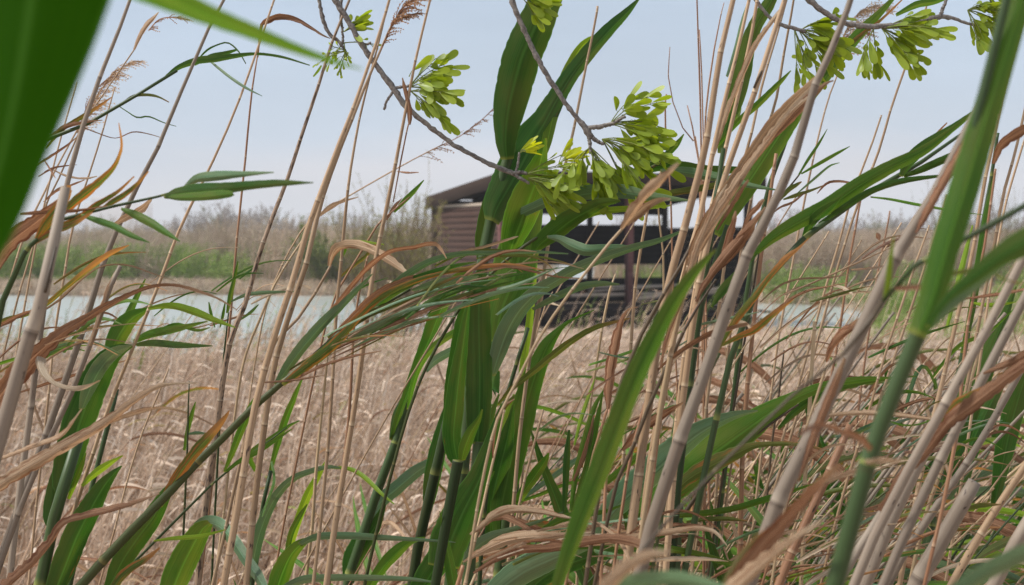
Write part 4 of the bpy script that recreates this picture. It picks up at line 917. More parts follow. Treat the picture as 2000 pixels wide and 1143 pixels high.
def samara(mb, p, d, L, W, rn, flat=None):
    d = d.normalized(); V = (p-CAM).normalized()
    S = d.cross(V); S = S.normalized() if S.length > .05 else d.orthogonal()
    S = Matrix.Rotation(R.uniform(-1.15, 1.15), 3, d) @ S; N = S.cross(d)
    prof = ((0, .06, 0), (.10, .28, .3), (.25, .55, .55), (.45, .82, .4), (.65, 1.0, .15), (.82, .98, .02), (.93, .75, 0), (1.0, .28, 0))
    bend = R.uniform(-.16, .16); rows = []
    for t, w, sd in prof:
        c = p + d*(t*L) + N*(bend*L*t*t); row = []
        for k in range(5):
            u = k/2-1
            row.append(mb.vert(c + S*(u*w*W/2) + N*((1-u*u)*sd*W*.16), ((u+1)/2, t), (t, rn)))
        rows.append(row)
    for a, b in zip(rows, rows[1:]):
        for k in range(4): mb.face(a[k], a[k+1], b[k+1], b[k])

def seed_cluster(parent, base, org, n, axis, spread, reach, d=2.0, L=42, W=13.5, bud=False, label=None, droop=.35):
    if not bud and n > 1: reach *= 1.3; n = int(n*2.0); L *= 1.0; W *= .98; spread *= .95
    """org = twig end (photo px), axis = main direction (px, y down), spread in degrees, reach = how far the stalks carry the seeds"""
    mb, st = MB(), MB(); o = P(org[0], org[1], d); k = d/F
    a0 = math.atan2(-axis[1], axis[0]); made = 0
    right, up = Vector((1, 0, 0)), Vector((0, SP, CP)); fw = Vector((0, CP, -SP))
    nst = max(1, n//6)
    for q in range(nst):
        a = a0 + math.radians(R.uniform(-spread, spread)); ln = reach*k*R.uniform(.45, 1.0)
        dirv = (right*math.cos(a)+up*math.sin(a)+fw*R.uniform(-.5, .5)).normalized()
        pts = []; p = o.copy(); dv = dirv.copy()
        for i in range(7):
            pts.append(p.copy()); p = p + dv*ln/6; dv = (dv + Vector((.02, 0, -.11*droop*2))).normalized()
        tube(st, pts, [.0009-.00008*i for i in range(7)], 5, None, cap=False)
        m = n//nst + (1 if q < n % nst else 0)
        for j in range(m):
            i = R.uniform(1.2, 6); i0 = int(min(5, i)); b = pts[i0].lerp(pts[i0+1], i-i0)
            side = Vector((R.gauss(0, 1), R.gauss(0, 1), R.gauss(-.2, 1)))*.42
            dd = (dirv*.9 + side + Vector((.12, 0, -droop*R.uniform(.2, 1.6)))).normalized()
            pe = b + dd*R.uniform(4, 11)*k
            tube(st, [b, b.lerp(pe, .5)+Vector((0, 0, .0015)), pe], [.0004]*3, 4, None, cap=False)
            lf = R.choice((.35, .55, .7, .85, .95, 1.0, 1.08, 1.2))*R.uniform(.92, 1.08)
            samara(mb, pe, (dd*.8+Vector((.28, 0, -.30*droop-.06))+dirv*.3).normalized(), L*k*lf, W*k*R.uniform(.8, 1.15), R.random())
    c = mb.build('leaf_bud' if bud else 'seed_cluster', BUD if bud else SAM, parent, base, smooth=True)
    if label: c['label'] = label
    st.build('seed_stalk', PED, parent, base, smooth=True)
    return c

TB = Vector((2.9, -1.1, 0))
tree = empty('ash_tree', TB)
tag(tree, 'ash tree with knobbly grey twigs and bunches of yellow green winged seeds hanging from above', 'tree')
mb = MB()
tr, _ = crom([(2.9, -1.1, -.1, .13), (2.86, -1.08, .8, .115), (2.92, -1.0, 1.7, .10), (2.8, -.85, 2.6, .085), (2.85, -.7, 3.8, .06), (2.7, -.6, 5.2, .02)], 30)
tube(mb, tr[:, :3], tr[:, 3]*(1+.06*np.sin(np.arange(30)*1.7)), 14)
mb.build('trunk', BARK, tree, TB, smooth=True)
mb = MB()
tr, _ = crom([(2.82, -.88, 2.55, .06), (2.3, -.1, 3.05, .045), (1.6, .9, 3.2, .034), (.8, 1.7, 3.1, .024), (.2, 1.95, 2.95, .016), (-.25, 2.0, 2.80, .010), (-.34, 2.0, 2.70, .006)], 40)
tube(mb, tr[:, :3], tr[:, 3]*(1+.07*np.sin(np.arange(40)*2.1)), 10)
mb.build('limb', BARK, tree, TB, smooth=True)

def twig(pts, d=2.0, sides=()):
    mb = MB()
    def one(q):
        r = [(*P(x, y, d if len(z) == 0 else z[0]), w*d/F/2) for x, y, w, *z in q]
        n = max(10, len(q)*7); c, s = crom(r, n)
        bump = 1+.10*np.sin(np.arange(n)*2.3+R.random()*6)+.22*(np.arange(n) % 9 == 0)
        c[:, :3] += np.array([[R.gauss(0, .00035) for _ in range(3)] for _ in range(n)])
        tube(mb, c[:, :3], c[:, 3]*bump, 8)
    one(pts)
    for q in sides: one(q)
    return mb.build('twig', BARK, tree, TB, smooth=True)
t1 = twig([(600,-190,15),(622,-90,13),(640,-40,12),(655,0,12),(680,40,11),(705,85,11),(740,135,10.5),(770,175,12),(790,205,11),(830,240,9.5),(885,282,9),(940,312,8.5),(985,333,10),(1004,340,9)], 2.0,
  [[(770,177,6),(757,195,5),(750,214,5)], [(790,203,6),(798,188,6),(800,172,5)], [(768,172,6),(785,170,6),(800,168,5)],
   [(708,84,5),(716,87,4),(724,84,5)], [(1000,338,7),(1014,337,8),(1030,339,6)], [(1004,341,7),(1020,350,7),(1034,358,5)], [(1008,336,5),(1012,318,5),(1014,298,4)]])
t2 = twig([(600,-200,9),(608,-90,8),(617,-30,7),(625,10,7),(632,42,8),(643,66,7),(662,82,7),(670,92,6),(678,106,4)], 2.02,
  [[(666,42,6),(669,62,5),(670,85,5)], [(672,-60,6),(667,-10,6),(666,42,6)]])
t3 = twig([(985,-230,15),(978,-120,14),(990,-40,11),(1000,0,11),(1014,38,10),(1030,72,9.5),(1050,115,10),(1075,158,10),(1100,195,9),(1125,228,9),(1145,252,13),(1152,270,10)], 1.97,
  [[(1144,250,9),(1170,248,9),(1195,242,8),(1220,228,6)], [(1150,260,9),(1165,275,8),(1180,282,6)], [(1150,265,8),(1152,285,7),(1154,300,5)]])
t4 = twig([(1500,-210,16),(1520,-110,15),(1550,-35,13),(1585,4,12),(1620,30,11),(1655,46,10.5),(1700,52,11),(1750,50,11),(1800,42,10),(1836,33,10),(1862,36,7),(1884,44,6),(1908,50,6)], 1.96,
  [[(1835,34,8),(1842,16,7),(1850,-5,6)], [(1850,-5,6),(1880,-40,6),(1900,-60,5)]])
t5 = twig([(1400,-190,10),(1430,-90,9),(1460,-30,8),(1480,5,7),(1500,30,7),(1520,46,8),(1545,54,8),(1575,62,7)], 2.0)
SC = seed_cluster
SC(t1, TB, (672, 62), 12, (28, -30), 38, 26, L=34, W=11, droop=.1)
SC(t1, TB, (800, 170), 26, (70, -35), 34, 78, L=44, W=14, droop=.25)
SC(t1, TB, (802, 178), 18, (60, 26), 40, 62, L=44, W=14, droop=.3)
SC(t1, TB, (799, 150), 1, (3, -8), 4, 14, L=46, W=15, droop=0)
SC(t1, TB, (1030, 340), 26, (75, -28), 30, 90, L=30, W=7, droop=.2)
SC(t1, TB, (1032, 348), 26, (62, 16), 36, 62, L=44, W=14, droop=.4)
SC(t1, TB, (1014, 300), 16, (3, -10), 52, 12, L=33, W=7, bud=True, droop=0, label='tuft of narrow yellow green young leaves at the twig end')
SC(t1, TB, (1092, 318), 20, (22, -14), 46, 26, L=36, W=8, bud=True, droop=0)
SC(t2, TB, (676, 100), 18, (-20, 20), 75, 48, 2.02, L=11, W=5, droop=.3, label='sparse tuft of thin stalks with small green buds')
SC(t2, TB, (672, 84), 14, (14, 30), 80, 50, 2.02, L=14, W=6, droop=.4)
SC(t3, TB, (1018, -8), 15, (50, 22), 35, 52, 1.97, L=42, W=14, droop=.25)
SC(t3, TB, (1192, 242), 30, (62, -22), 44, 84, 1.97, L=46, W=15, droop=.35)
SC(t3, TB, (1176, 272), 40, (80, 42), 36, 104, 1.97, L=47, W=15.5, droop=.4)
SC(t3, TB, (1156, 290), 24, (34, 60), 36, 80, 1.97, L=46, W=15, droop=.4)
SC(t3, TB, (1150, 290), 16, (-12, 50), 50, 60, 1.97, L=42, W=13, droop=.4)
SC(t5, TB, (1560, 58), 34, (62, 34), 34, 84, L=46, W=15, droop=.35)
SC(t5, TB, (1552, 58), 12, (10, 60), 22, 90, L=36, W=12, droop=.4)
SC(t5, TB, (1568, 56), 10, (44, -12), 30, 46, L=44, W=14, droop=.2)
SC(t4, TB, (1722, 55), 34, (58, 34), 42, 78, 1.96, L=42, W=14, droop=.35)
SC(t4, TB, (1706, 56), 11, (4, 60), 34, 66, 1.96, L=44, W=14, droop=.4)
SC(t4, TB, (1745, 46), 10, (40, -22), 26, 36, 1.96, L=38, W=13, droop=.1)
SC(t4, TB, (1890, 20), 34, (50, 10), 70, 72, 1.96, L=32, W=12, droop=.4)
SC(t4, TB, (1930, -10), 20, (30, 30), 60, 60, 1.96, L=38, W=13, droop=.4)
# ------------------------------------------------------------------ plain materials
def plank_mat(name, ca, cb, wear, scale=1.0, rough=.75):
    nt = NT(name); u, v, _ = nt.xyz(nt.uv('UVMap')); t, r, _ = nt.xyz(nt.uv('T'))
    nz = nt.noise(nt.vec(nt.math('MULTIPLY', u, 3*scale), nt.math('MULTIPLY', v, 26*scale), nt.math('MULTIPLY', r, 40)), 1.0, 4, .6)
    col = nt.mix(nt.step(nz, .3, .7), ca, cb)
    n2 = nt.noise(nt.vec(u, v, nt.math('MULTIPLY', r, 9)), 1.3, 3, .6)
    col = nt.mix(nt.step(n2, .5, .75, 0, .5), col, wear)
    col = nt.mix(1.0, col, nt.math('ADD', .5, nt.math('MULTIPLY', r, .95)), 'MULTIPLY')
    b = nt.n('ShaderNodeBump', Strength=.5, Distance=.004, Height=nz)
    return nt.done(thin(nt, col, rough, b.outputs[0], 0, None, .06))
M_BRD = plank_mat('hut weathered brown board', (.042, .024, .019), (.085, .052, .042), (.13, .095, .078))
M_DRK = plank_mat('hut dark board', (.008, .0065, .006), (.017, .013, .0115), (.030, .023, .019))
M_FAS = plank_mat('hut brown fascia', (.022, .014, .011), (.042, .028, .022), (.07, .052, .04))
M_POST = plank_mat('hut red brown post', (.105, .048, .046), (.15, .075, .07), (.18, .11, .10))
M_BENCH = plank_mat('hut grey bench plank', (.30, .24, .19), (.42, .35, .29), (.5, .44, .37))
M_FELT = plank_mat('hut roof felt', (.03, .026, .024), (.05, .043, .04), (.08, .07, .06))

def ground_mat():
    nt = NT('straw littered ground'); g = nt.n('ShaderNodeTexCoord').outputs['Object']
    a = nt.noise(g, 9, 6, .7); b = nt.noise(g, .35, 3); x, y, z = nt.xyz(g)
    f = nt.noise(nt.vec(nt.math('MULTIPLY', x, 5), nt.math('MULTIPLY', y, 60)), 1.0, 5, .7)
    col = nt.mix(nt.step(a, .35, .65), (.34, .24, .17), (.54, .42, .33))
    col = nt.mix(nt.step(f, .5, .7, 0, .8), col, (.66, .55, .45))
    col = nt.mix(nt.step(b, .58, .75, 0, .4), col, (.16, .15, .06))
    bm = nt.n('ShaderNodeBump', Strength=.8, Distance=.04, Height=a)
    return nt.done(thin(nt, col, .9, bm.outputs[0], 0, None, .2))
def water_mat():
    nt = NT('lagoon water'); g = nt.n('ShaderNodeTexCoord').outputs['Object']; x, y, z = nt.xyz(g)
    w = nt.noise(nt.vec(nt.math('MULTIPLY', x, 1.6), nt.math('MULTIPLY', y, 5)), 1.0, 4, .6)
    b = nt.n('ShaderNodeBump', Strength=.25, Distance=.04, Height=w)
    p = nt.n('ShaderNodeBsdfPrincipled', Base__Color=(.30, .32, .295), Roughness=.25)
    p.inputs['IOR'].default_value = 1.33; nt.put(p.inputs['Normal'], b.outputs[0])
    return nt.done(p.outputs[0])

# ------------------------------------------------------------------ ground and water
mb = MB(); n = 60
xs = np.concatenate([np.linspace(-1500, -60, 8), np.linspace(-50, 50, 41), np.linspace(60, 1500, 8)])
ys = np.concatenate([np.linspace(-60, -5, 4), np.linspace(0, 60, 49), np.linspace(70, 2500, 14)])
idx = [[mb.vert((x, y, -.004), (x, y)) for x in xs] for y in ys]
for j in range(len(ys)-1):
    for i in range(len(xs)-1): mb.face(idx[j][i], idx[j][i+1], idx[j+1][i+1], idx[j+1][i])
tag(mb.build('ground', ground_mat()), kind='structure')

WATER = [  # (px, distance) outlines
 [(-700,26),(-300,25.5),(0,26.5),(200,26),(420,27),(600,28),(740,29.5),(815,31.5),(830,35),(838,40),(846,48),(800,54),(700,57),(560,56),(380,58),(250,57.5),(150,56),(60,57),(-100,60),(-500,62),(-700,60)],
 [(1480,50),(1600,48.5),(1680,46),(1725,41),(1700,37),(1640,35),(1560,33.8),(1480,34.2),(1455,37),(1400,42),(1320,46),(1380,50)],
 [(1055,75),(1052,150),(1182,150),(1178,75)],
 [(-400,78),(0,80),(90,80.5),(160,83),(175,90),(150,96),(60,98),(-400,104)],
]
def smooth_poly(q, amp):
    out = []
    for i in range(len(q)):
        a, b = q[i], q[(i+1) % len(q)]
        A, B = at(a[0], a[1]), at(b[0], b[1]); m = max(2, int((B-A).length/.6))
        for k in range(m):
            p = A.lerp(B, k/m); p.x += R.uniform(-amp, amp); p.y += R.uniform(-amp, amp)*1.5; out.append(p)
    return out
WM = water_mat(); WP = []
mb = MB()
for q in WATER:
    s = smooth_poly(q, .18); WP.append([(p.x, p.y) for p in s])
    mb.face(*[mb.vert((p.x, p.y, .008), (p.x, p.y)) for p in s])
tag(mb.build('water', WM), kind='structure')
def inside(x, y, grow=0):
    for q in WP:
        c = False; j = len(q)-1
        for i in range(len(q)):
            if (q[i][1] > y) != (q[j][1] > y) and x < (q[j][0]-q[i][0])*(y-q[i][1])/(q[j][1]-q[i][1])+q[i][0]: c = not c
            j = i
        if c: return True
    return False

# ------------------------------------------------------------------ the bird watching hut
TH = math.radians(26); HU = Vector((math.cos(TH), math.sin(TH), 0)); HV = Vector((-math.sin(TH), math.cos(TH), 0)); HZ = Vector((0, 0, 1))
H0 = at(980, 33.0); W_, D_ = 7.0, 4.0; ZF = .62
def hp(u, v, z): return H0 + HU*u + HV*v + HZ*z
hut = empty('bird_hide', H0)
tag(hut, 'dark brown wooden bird hide with sloping roof and open viewing slots by the water', 'hut')
def hbox(mb, u0, u1, v0, v1, z0, z1, m=0): mb.box(hp(u0, v0, z0), HU*(u1-u0), HV*(v1-v0), HZ*(z1-z0), m)
def hpart(name, boxes, mat, parent=hut, label=None):
    mb = MB()
    for b in boxes: hbox(mb, *b)
    o = mb.build(name, mat, parent, H0)
    if label: o['label'] = label
    return o
def boards(u0, u1, v0, v1, z0, z1, h=.165, gap=.003):
    out = []; z = z0
    while z < z1-.03:
        j = R.uniform(-.006, .006); t = min(z1, z+h)
        if abs(u1-u0) > abs(v1-v0): out.append((u0, u1, v0+j, v1+j, z, t-gap))
        else: out.append((u0+j, u1+j, v0, v1, z, t-gap))
        z += h
    return out
zb = 3.02
hpart('side_wall', boards(0, .045, .10, D_-.10, ZF-.1, zb, .15, .016), M_BRD)
hpart('side_gap_blocker', [(.05, .066, .12, D_-.12, ZF-.1, zb-.02)], M_DRK)  # sheet added behind the side boards to keep sky light out of the gaps
hpart('wall_plate', [(-.03, .07, .08, D_-.08, zb+.005, zb+.075)], M_BENCH)
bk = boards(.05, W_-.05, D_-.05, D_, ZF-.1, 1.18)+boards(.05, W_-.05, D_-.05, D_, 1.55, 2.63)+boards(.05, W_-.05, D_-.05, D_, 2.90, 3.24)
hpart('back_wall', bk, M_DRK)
hpart('back_gap_blocker', [(.05, W_-.05, D_+.004, D_+.02, a, b) for a, b in ((ZF-.1, 1.17), (1.56, 2.615), (2.91, 3.22))], M_DRK)  # solid backing added so no daylight shows between the back boards
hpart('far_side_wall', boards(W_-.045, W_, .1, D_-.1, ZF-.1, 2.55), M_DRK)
for u in (.06, 2.45, 4.5, W_-.12): hpart('post', [(u-.06, u+.06, D_-.17, D_-.055, .05, 3.2)], M_DRK)
for u, m in ((.0, M_POST), (3.42, M_POST), (W_-.1, M_DRK)): hpart('post', [(u-.075, u+.085, -.08, .075, .05, 3.55)], m)
hpart('post', [(-.06, .09, D_-.05, D_+.09, .05, 3.1)], M_FAS)
# sloping roof
def roofz(v): return 3.72-(3.72-3.26)*(v+.25)/(D_+.5)
mb = MB(); u0, u1, v0, v1 = -.12, W_+.2, -.32, D_+.22
a = hp(u0, v0, roofz(v0)); mb.box(a, HU*(u1-u0), hp(u0, v1, roofz(v1))-a, HZ*.07)
rf = mb.build('roof', M_FELT, hut, H0)
mb = MB(); mb.box(hp(u0-.04, v0, roofz(v0)-.26), HU*.036, hp(u0, v1, roofz(v1))-hp(u0, v0, roofz(v0)), HZ*.30)
mb.build('bargeboard', M_FAS, rf, H0)
mb = MB(); mb.box(hp(u0, v0-.042, roofz(v0)-.20), HU*(u1-u0), HV*.038, HZ*.25)
mb.build('fascia', M_FAS, rf, H0)
mb = MB(); mb.box(hp(u0, v0-.03, roofz(v0)+.075), HU*(u1-u0), HV*.30, HZ*.02); mb.build('drip_edge', M_FELT, rf, H0)
for k in range(9):
    u = .25+k*(W_-.5)/8; mb = MB(); a = hp(u, .1, roofz(.1)-.17)
    mb.box(a, HU*.06, hp(u, D_, roofz(D_)-.17)-a, HZ*.155); mb.build('rafter', M_DRK, rf, H0)
hpart('front_beam', [(.1, W_-.15, -.055, .055, 3.28, 3.46)], M_DRK)
hpart('floor', [(0, W_, -.1, D_, ZF-.2, ZF-.11)], M_FAS)
hpart('bench', [(2.5, W_-.5, .9, 1.2, 1.02, 1.07), (2.5, W_-.5, 1.22, 1.5, 1.02, 1.07)], M_BENCH)
hpart('rail', [(2.0, W_-.2, .3, .36, .84, .92)], M_BENCH)
hpart('rail', [(1.2, W_-.1, -.12, -.07, .50, .57)], M_FAS)
hpart('plinth', boards(.1, W_-.1, .25, .30, .03, .46), M_DRK)
mb = MB()
for k in range(26):
    u = R.uniform(.1, W_-.4); z = R.uniform(.05, .5); mb.box(hp(u, R.uniform(-.45, .15), z), HU*R.uniform(.5, 1.5)+HZ*R.uniform(-.18, .18), HV*.03, HZ*R.uniform(.05, .13))
mb.build('loose_board', M_DRK, hut, H0)['kind'] = 'stuff'

mb = MB(); a = hp(3.5, .02, .72); mb.box(a, hp(6.7, .02, 1.0)-a, HV*.03, HZ*.09); a = hp(2.6, .4, .95); mb.box(a, hp(5.9, .4, 1.10)-a, HV*.16, HZ*.03); mb.build('fallen_plank', M_BENCH, hut, H0)
hpart('step', [(2.9, 4.0, -.55, -.2, .0, .22)], M_FAS)

# ------------------------------------------------------------------ reed clumps (scattered ground cover)
def hidden(name):
    return bpy.data.collections.new(name)
def strip(mb, pts, w0, w1, rn, view):
    n = len(pts); prev = None
    for i, p in enumerate(pts):
        T = (pts[min(n-1, i+1)]-pts[max(0, i-1)])
        S = T.cross(view); S = S.normalized() if S.length > 1e-6 else Vector((1, 0, 0))
        t = i/(n-1); w = (w0+(w1-w0)*t)/2
        cur = (mb.vert(p-S*w, (0, t), (t, rn)), mb.vert(p+S*w, (1, t), (t, rn)))
        if prev: mb.face(prev[0], prev[1], cur[1], cur[0])
        prev = cur
def bed_mat(name, cols, trans=.2):
    nt = NT(name); u, v, _ = nt.xyz(nt.uv('UVMap')); t, r, _ = nt.xyz(nt.uv('T'))
    rp = nt.n('ShaderNodeValToRGB', Fac=r); rp = rp
    cr = rp.color_ramp; cr.interpolation = 'LINEAR'
    while len(cr.elements) < len(cols): cr.elements.new(.5)
    for i, (p, c) in enumerate(cols): cr.elements[i].position = p; cr.elements[i].color = (*c, 1)
    oi = nt.n('ShaderNodeObjectInfo').outputs['Random']
    col = nt.mix(1.0, rp.outputs[0], nt.math('ADD', .80, nt.math('MULTIPLY', oi, .4)), 'MULTIPLY')
    return nt.done(thin(nt, col, .7, None, trans, None, .2))
M_BED = bed_mat('dry reed bed', [(0, (.12, .066, .040)), (.2, (.35, .242, .165)), (.55, (.63, .49, .375)), (.85, (.73, .605, .48)), (.955, (.82, .73, .64)), (.965, (.26, .12, .05)), (.985, (.32, .16, .06)), (1, (.17, .22, .045))], .3)
M_STRAW = bed_mat('flattened straw', [(0, (.40, .28, .20)), (.4, (.62, .48, .38)), (.8, (.76, .63, .53)), (1, (.34, .34, .14))], .25)
M_GRN = bed_mat('green reeds', [(0, (.10, .17, .025)), (.45, (.20, .31, .05)), (.8, (.32, .39, .11)), (1, (.48, .41, .25))], .3)
M_TALL = bed_mat('tall dry reeds', [(0, (.28, .20, .14)), (.4, (.47, .37, .275)), (.8, (.60, .49, .375)), (1, (.30, .30, .13))])
def clump(nst, h0, h1, size, w, lean, nleaf, lw, ll, mat, seed, plm=0):
    rr = random.Random(seed); mb = MB()
    for k in range(nst):
        b = Vector((rr.uniform(-size, size), rr.uniform(-size, size), -.02)); h = rr.uniform(h0, h1)
        l = Vector((rr.gauss(lean, .13), rr.gauss(0, .13), 0))*h; kink = rr.random() < .18
        pts = []
        for i in range(5):
            t = i/4; p = b + Vector((0, 0, h*t)) + l*t*t
            if kink and i > 2: p = pts[2] + Vector((rr.uniform(-.1, .35), rr.uniform(-.1, .1), (.12 if i == 3 else .0)*rr.uniform(.2, 1)))*h*.6*(i-2)
            pts.append(p)
        rn = min(.94, max(0, rr.gauss(.52, .22)))
        a = rr.uniform(0, 3.14); v1 = Vector((math.cos(a), math.sin(a), 0))
        strip(mb, pts, w, w*.6, rn, v1); strip(mb, pts, w, w*.6, rn, Vector((-v1.y, v1.x, 0)))
        for j in range(nleaf):
            t = rr.uniform(.25, 1); i = min(3, int(t*4)); p = pts[i].lerp(pts[i+1], t*4-i)
            a = rr.gauss(0, 1.2); el = rr.uniform(-.2, 1.2); d = Vector((math.cos(a)*math.cos(el), math.sin(a)*math.cos(el), math.sin(el)))
            L = rr.uniform(.4, 1)*ll; q = []; cu = rr.uniform(.15, .75)
            for s in range(5):
                q.append(p.copy()); p = p + d*L/4; d = (d+Vector((rr.uniform(-.1, .25), rr.uniform(-.15, .15), -cu))).normalized()
            x = rr.random(); lr = min(.95, max(0, rr.gauss(.62, .22))) if x > .10 else rr.uniform(.955, 1.0) if mat is M_BED else rr.random()
            strip(mb, q, lw*rr.uniform(.6, 1.2), lw*.15, lr, Vector((rr.gauss(0, 1), rr.gauss(0, 1), rr.gauss(0, 1))).normalized())
        for j in range(plm):
            p = pts[-1]; d = Vector((rr.uniform(0, .5), rr.uniform(-.2, .2), rr.uniform(.1, .5)))
            strip(mb, [p, p+d*.12, p+d*.25+Vector((.05, 0, -.01))], .02, .005, rr.uniform(0, .5), Vector((0, 1, 0)))
    return mb, mat
def make_set(name, specs):
    col = hidden(name)
    for i, (mb, mat) in enumerate(specs):
        o = mb.build('%s_clump' % name, mat); C.objects.unlink(o); col.objects.link(o)
    return col, len(specs)
def scatter(name, col, cnt, pts, label, mat):
    """pts rows: x y z rot scale_xy scale_z"""
    me = bpy.data.meshes.new(name); me.from_pydata([p[:3] for p in pts], [], [])
    n = len(pts)
    a = me.attributes.new('rot', 'FLOAT_VECTOR', 'POINT'); a.data.foreach_set('vector', np.array([(0, 0, p[3]) for p in pts], dtype=np.float32).ravel())
    a = me.attributes.new('scl', 'FLOAT_VECTOR', 'POINT'); a.data.foreach_set('vector', np.array([(p[4], p[4], p[5]) for p in pts], dtype=np.float32).ravel())
    a = me.attributes.new('idx', 'INT', 'POINT'); a.data.foreach_set('value', np.array([R.randrange(cnt) for p in pts], dtype=np.int32))
    o = bpy.data.objects.new(name, me); C.objects.link(o); me.materials.append(mat)
    g = bpy.data.node_groups.new(name, 'GeometryNodeTree')
    g.interface.new_socket('Geometry', in_out='INPUT', socket_type='NodeSocketGeometry')
    g.interface.new_socket('Geometry', in_out='OUTPUT', socket_type='NodeSocketGeometry')
    N = g.nodes.new; gi, go = N('NodeGroupInput'), N('NodeGroupOutput'); ip = N('GeometryNodeInstanceOnPoints'); ci = N('GeometryNodeCollectionInfo')
    ci.inputs['Collection'].default_value = col; ci.inputs['Separate Children'].default_value = True; ci.inputs['Reset Children'].default_value = True
    ip.inputs['Pick Instance'].default_value = True
    def na(nm, ty):
        x = N('GeometryNodeInputNamedAttribute'); x.data_type = ty; x.inputs['Name'].default_value = nm
        return next(q for q in x.outputs if q.enabled and q.name == 'Attribute')
    L = g.links.new
    L(gi.outputs[0], ip.inputs['Points']); L(ci.outputs[0], ip.inputs['Instance'])
    L(na('idx', 'INT'), ip.inputs['Instance Index']); L(na('rot', 'FLOAT_VECTOR'), ip.inputs['Rotation']); L(na('scl', 'FLOAT_VECTOR'), ip.inputs['Scale'])
    L(ip.outputs[0], go.inputs[0])
    md = o.modifiers.new('scatter', 'NODES'); md.node_group = g
    tag(o, label, None, None, 'stuff')
    return o
def in_hut(x, y, m=.2):
    q = Vector((x, y, 0))-H0; u, v = q.dot(HU), q.dot(HV); return -m < u < W_+m and -.4-m < v < D_+m
def bedclump(i):
    a, m = clump(30, .62, 1.10, .36, .0078, .17, 2, .011, .14, M_BED, 100+i)
    b, m = clump(26, .30, .75, .36, .0065, .22, 3, .013, .16, M_BED, 150+i)
    n = len(a.v); a.v += b.v; a.a += b.a; a.b += b.b; a.f += [tuple(x+n for x in f) for f in b.f]; a.m += b.m
    return a, m
bed, nb = make_set('bed', [bedclump(i) for i in range(12)]+[clump(13, .9, 1.42, .42, .0085, .24, 3, .013, .2, M_BED, 180+i) for i in range(6)])
pts = []
for j in range(4600):
    y = 4.6+R.random()**.72*15.4; hw = .40*y+2.2
    x = R.uniform(-hw, hw); px = x/y*F+1000
    edge = 17.0 + (2.2 if px > 860 else 0) + R.uniform(-1.2, 1.2)
    if y > edge or inside(x, y): continue
    z = R.uniform(.82, 1.08)*(1.0 if y < 11 else 1-.030*(y-11))
    if px < 840 and y > 13: z *= 1.06
    pts.append((x, y, 0, R.uniform(-.5, .5), R.uniform(.9, 1.25), z))
scatter('dry_reed_bed', bed, nb, pts, 'pinkish tan bed of dry broken reeds filling the ground below the hut', M_BED)
mat_, nm = make_set('mat', [clump(46, .10, .34, .5, .012, .8, 3, .024, .3, M_STRAW, 300+i) for i in range(6)])
pts = []
for j in range(2200):
    y = R.uniform(16, 33.5); hw = .40*y+2; x = R.uniform(-hw, hw); px = x/y*F+1000
    if inside(x, y) or in_hut(x, y): continue
    if px < 600 and y > 25: continue
    pts.append((x, y, 0, R.uniform(-.6, .6), R.uniform(.9, 1.4), R.uniform(.35, .85)))
scatter('straw_litter', mat_, nm, pts, 'flattened pale straw covering the bank before the hut', M_BED)
tall, nt_ = make_set('tall', [clump(60, 1.7, 2.75, .7, .022, .10, 2, .035, .5, M_TALL, 400+i, plm=1) for i in range(8)])
low, nl_ = make_set('low', [clump(60, .25, .62, .8, .02, .15, 2, .03, .3, M_TALL, 500+i) for i in range(6)])
grn, ng_ = make_set('grn', [clump(60, 1.0, 1.75, .7, .03, .12, 3, .04, .6, M_GRN, 600+i) for i in range(6)])
T_, L_, G_ = [], [], []
for j in range(9000):
    y = 44+R.random()**1.1*86; hw = .40*y+6; x = R.uniform(-hw, hw); px = x/y*F+1000
    if inside(x, y) or in_hut(x, y, 1.5): continue
    if 1040 < px < 1190: continue
    s = (x, y, 0, R.uniform(-.7, .7), R.uniform(.9, 1.3))
    left = px < 1000; front = 58 if left else 49
    if y < front-3 and not (px > 1690 and y > 38): continue
    if left and y < 67+R.uniform(-2, 2): L_.append((*s, R.uniform(.5, 1.1)))
    elif left and y < 80: (G_ if R.random() < (.85 if px < 380 else .5 if px < 600 else .6) else T_).append((*s, R.uniform(.85, 1.3)))
    elif not left and y < 56: (L_ if R.random() < .95 else G_).append((*s, R.uniform(.4, 1.0)*(1 if R.random() < .8 else .6)))
    elif y < 112: (T_ if R.random() < .95 else G_).append((*s, R.uniform(.8, 1.08)*(1.0 if y > 75 else .9)))
# green verge on the islet at the far left and the right hand shore
for j in range(260):
    y = R.uniform(66, 76); x = (R.uniform(-150, 160)-1000)/F*y
    if not inside(x, y): G_.append((x, y, 0, R.uniform(-.7, .7), 1, R.uniform(.15, .4)))
for j in range(200):
    y = R.uniform(47, 52); x = (R.uniform(1560, 1900)-1000)/F*y
    if not inside(x, y): (G_ if R.random() < .25 else L_).append((x, y, 0, R.uniform(-.7, .7), 1, R.uniform(.15, .35)))
for j in range(260):
    y = R.uniform(26, 45); x = (R.uniform(1690, 2150)-1000)/F*y
    if not inside(x, y): (G_ if R.random() < .12 else L_).append((x, y, 0, R.uniform(-.7, .7), .6, R.uniform(.25, .6)*(1 if y > 32 else .7)))
scatter('tall_reed_belt', tall, nt_, T_, 'tall tan reed belt along the far side of the lagoon', M_TALL)
scatter('low_reed_verge', low, nl_, L_, 'short trampled dry reeds edging the far shore', M_TALL)
scatter('green_reed_belt', grn, ng_, G_, 'fresh green reeds growing along the far shore', M_GRN)
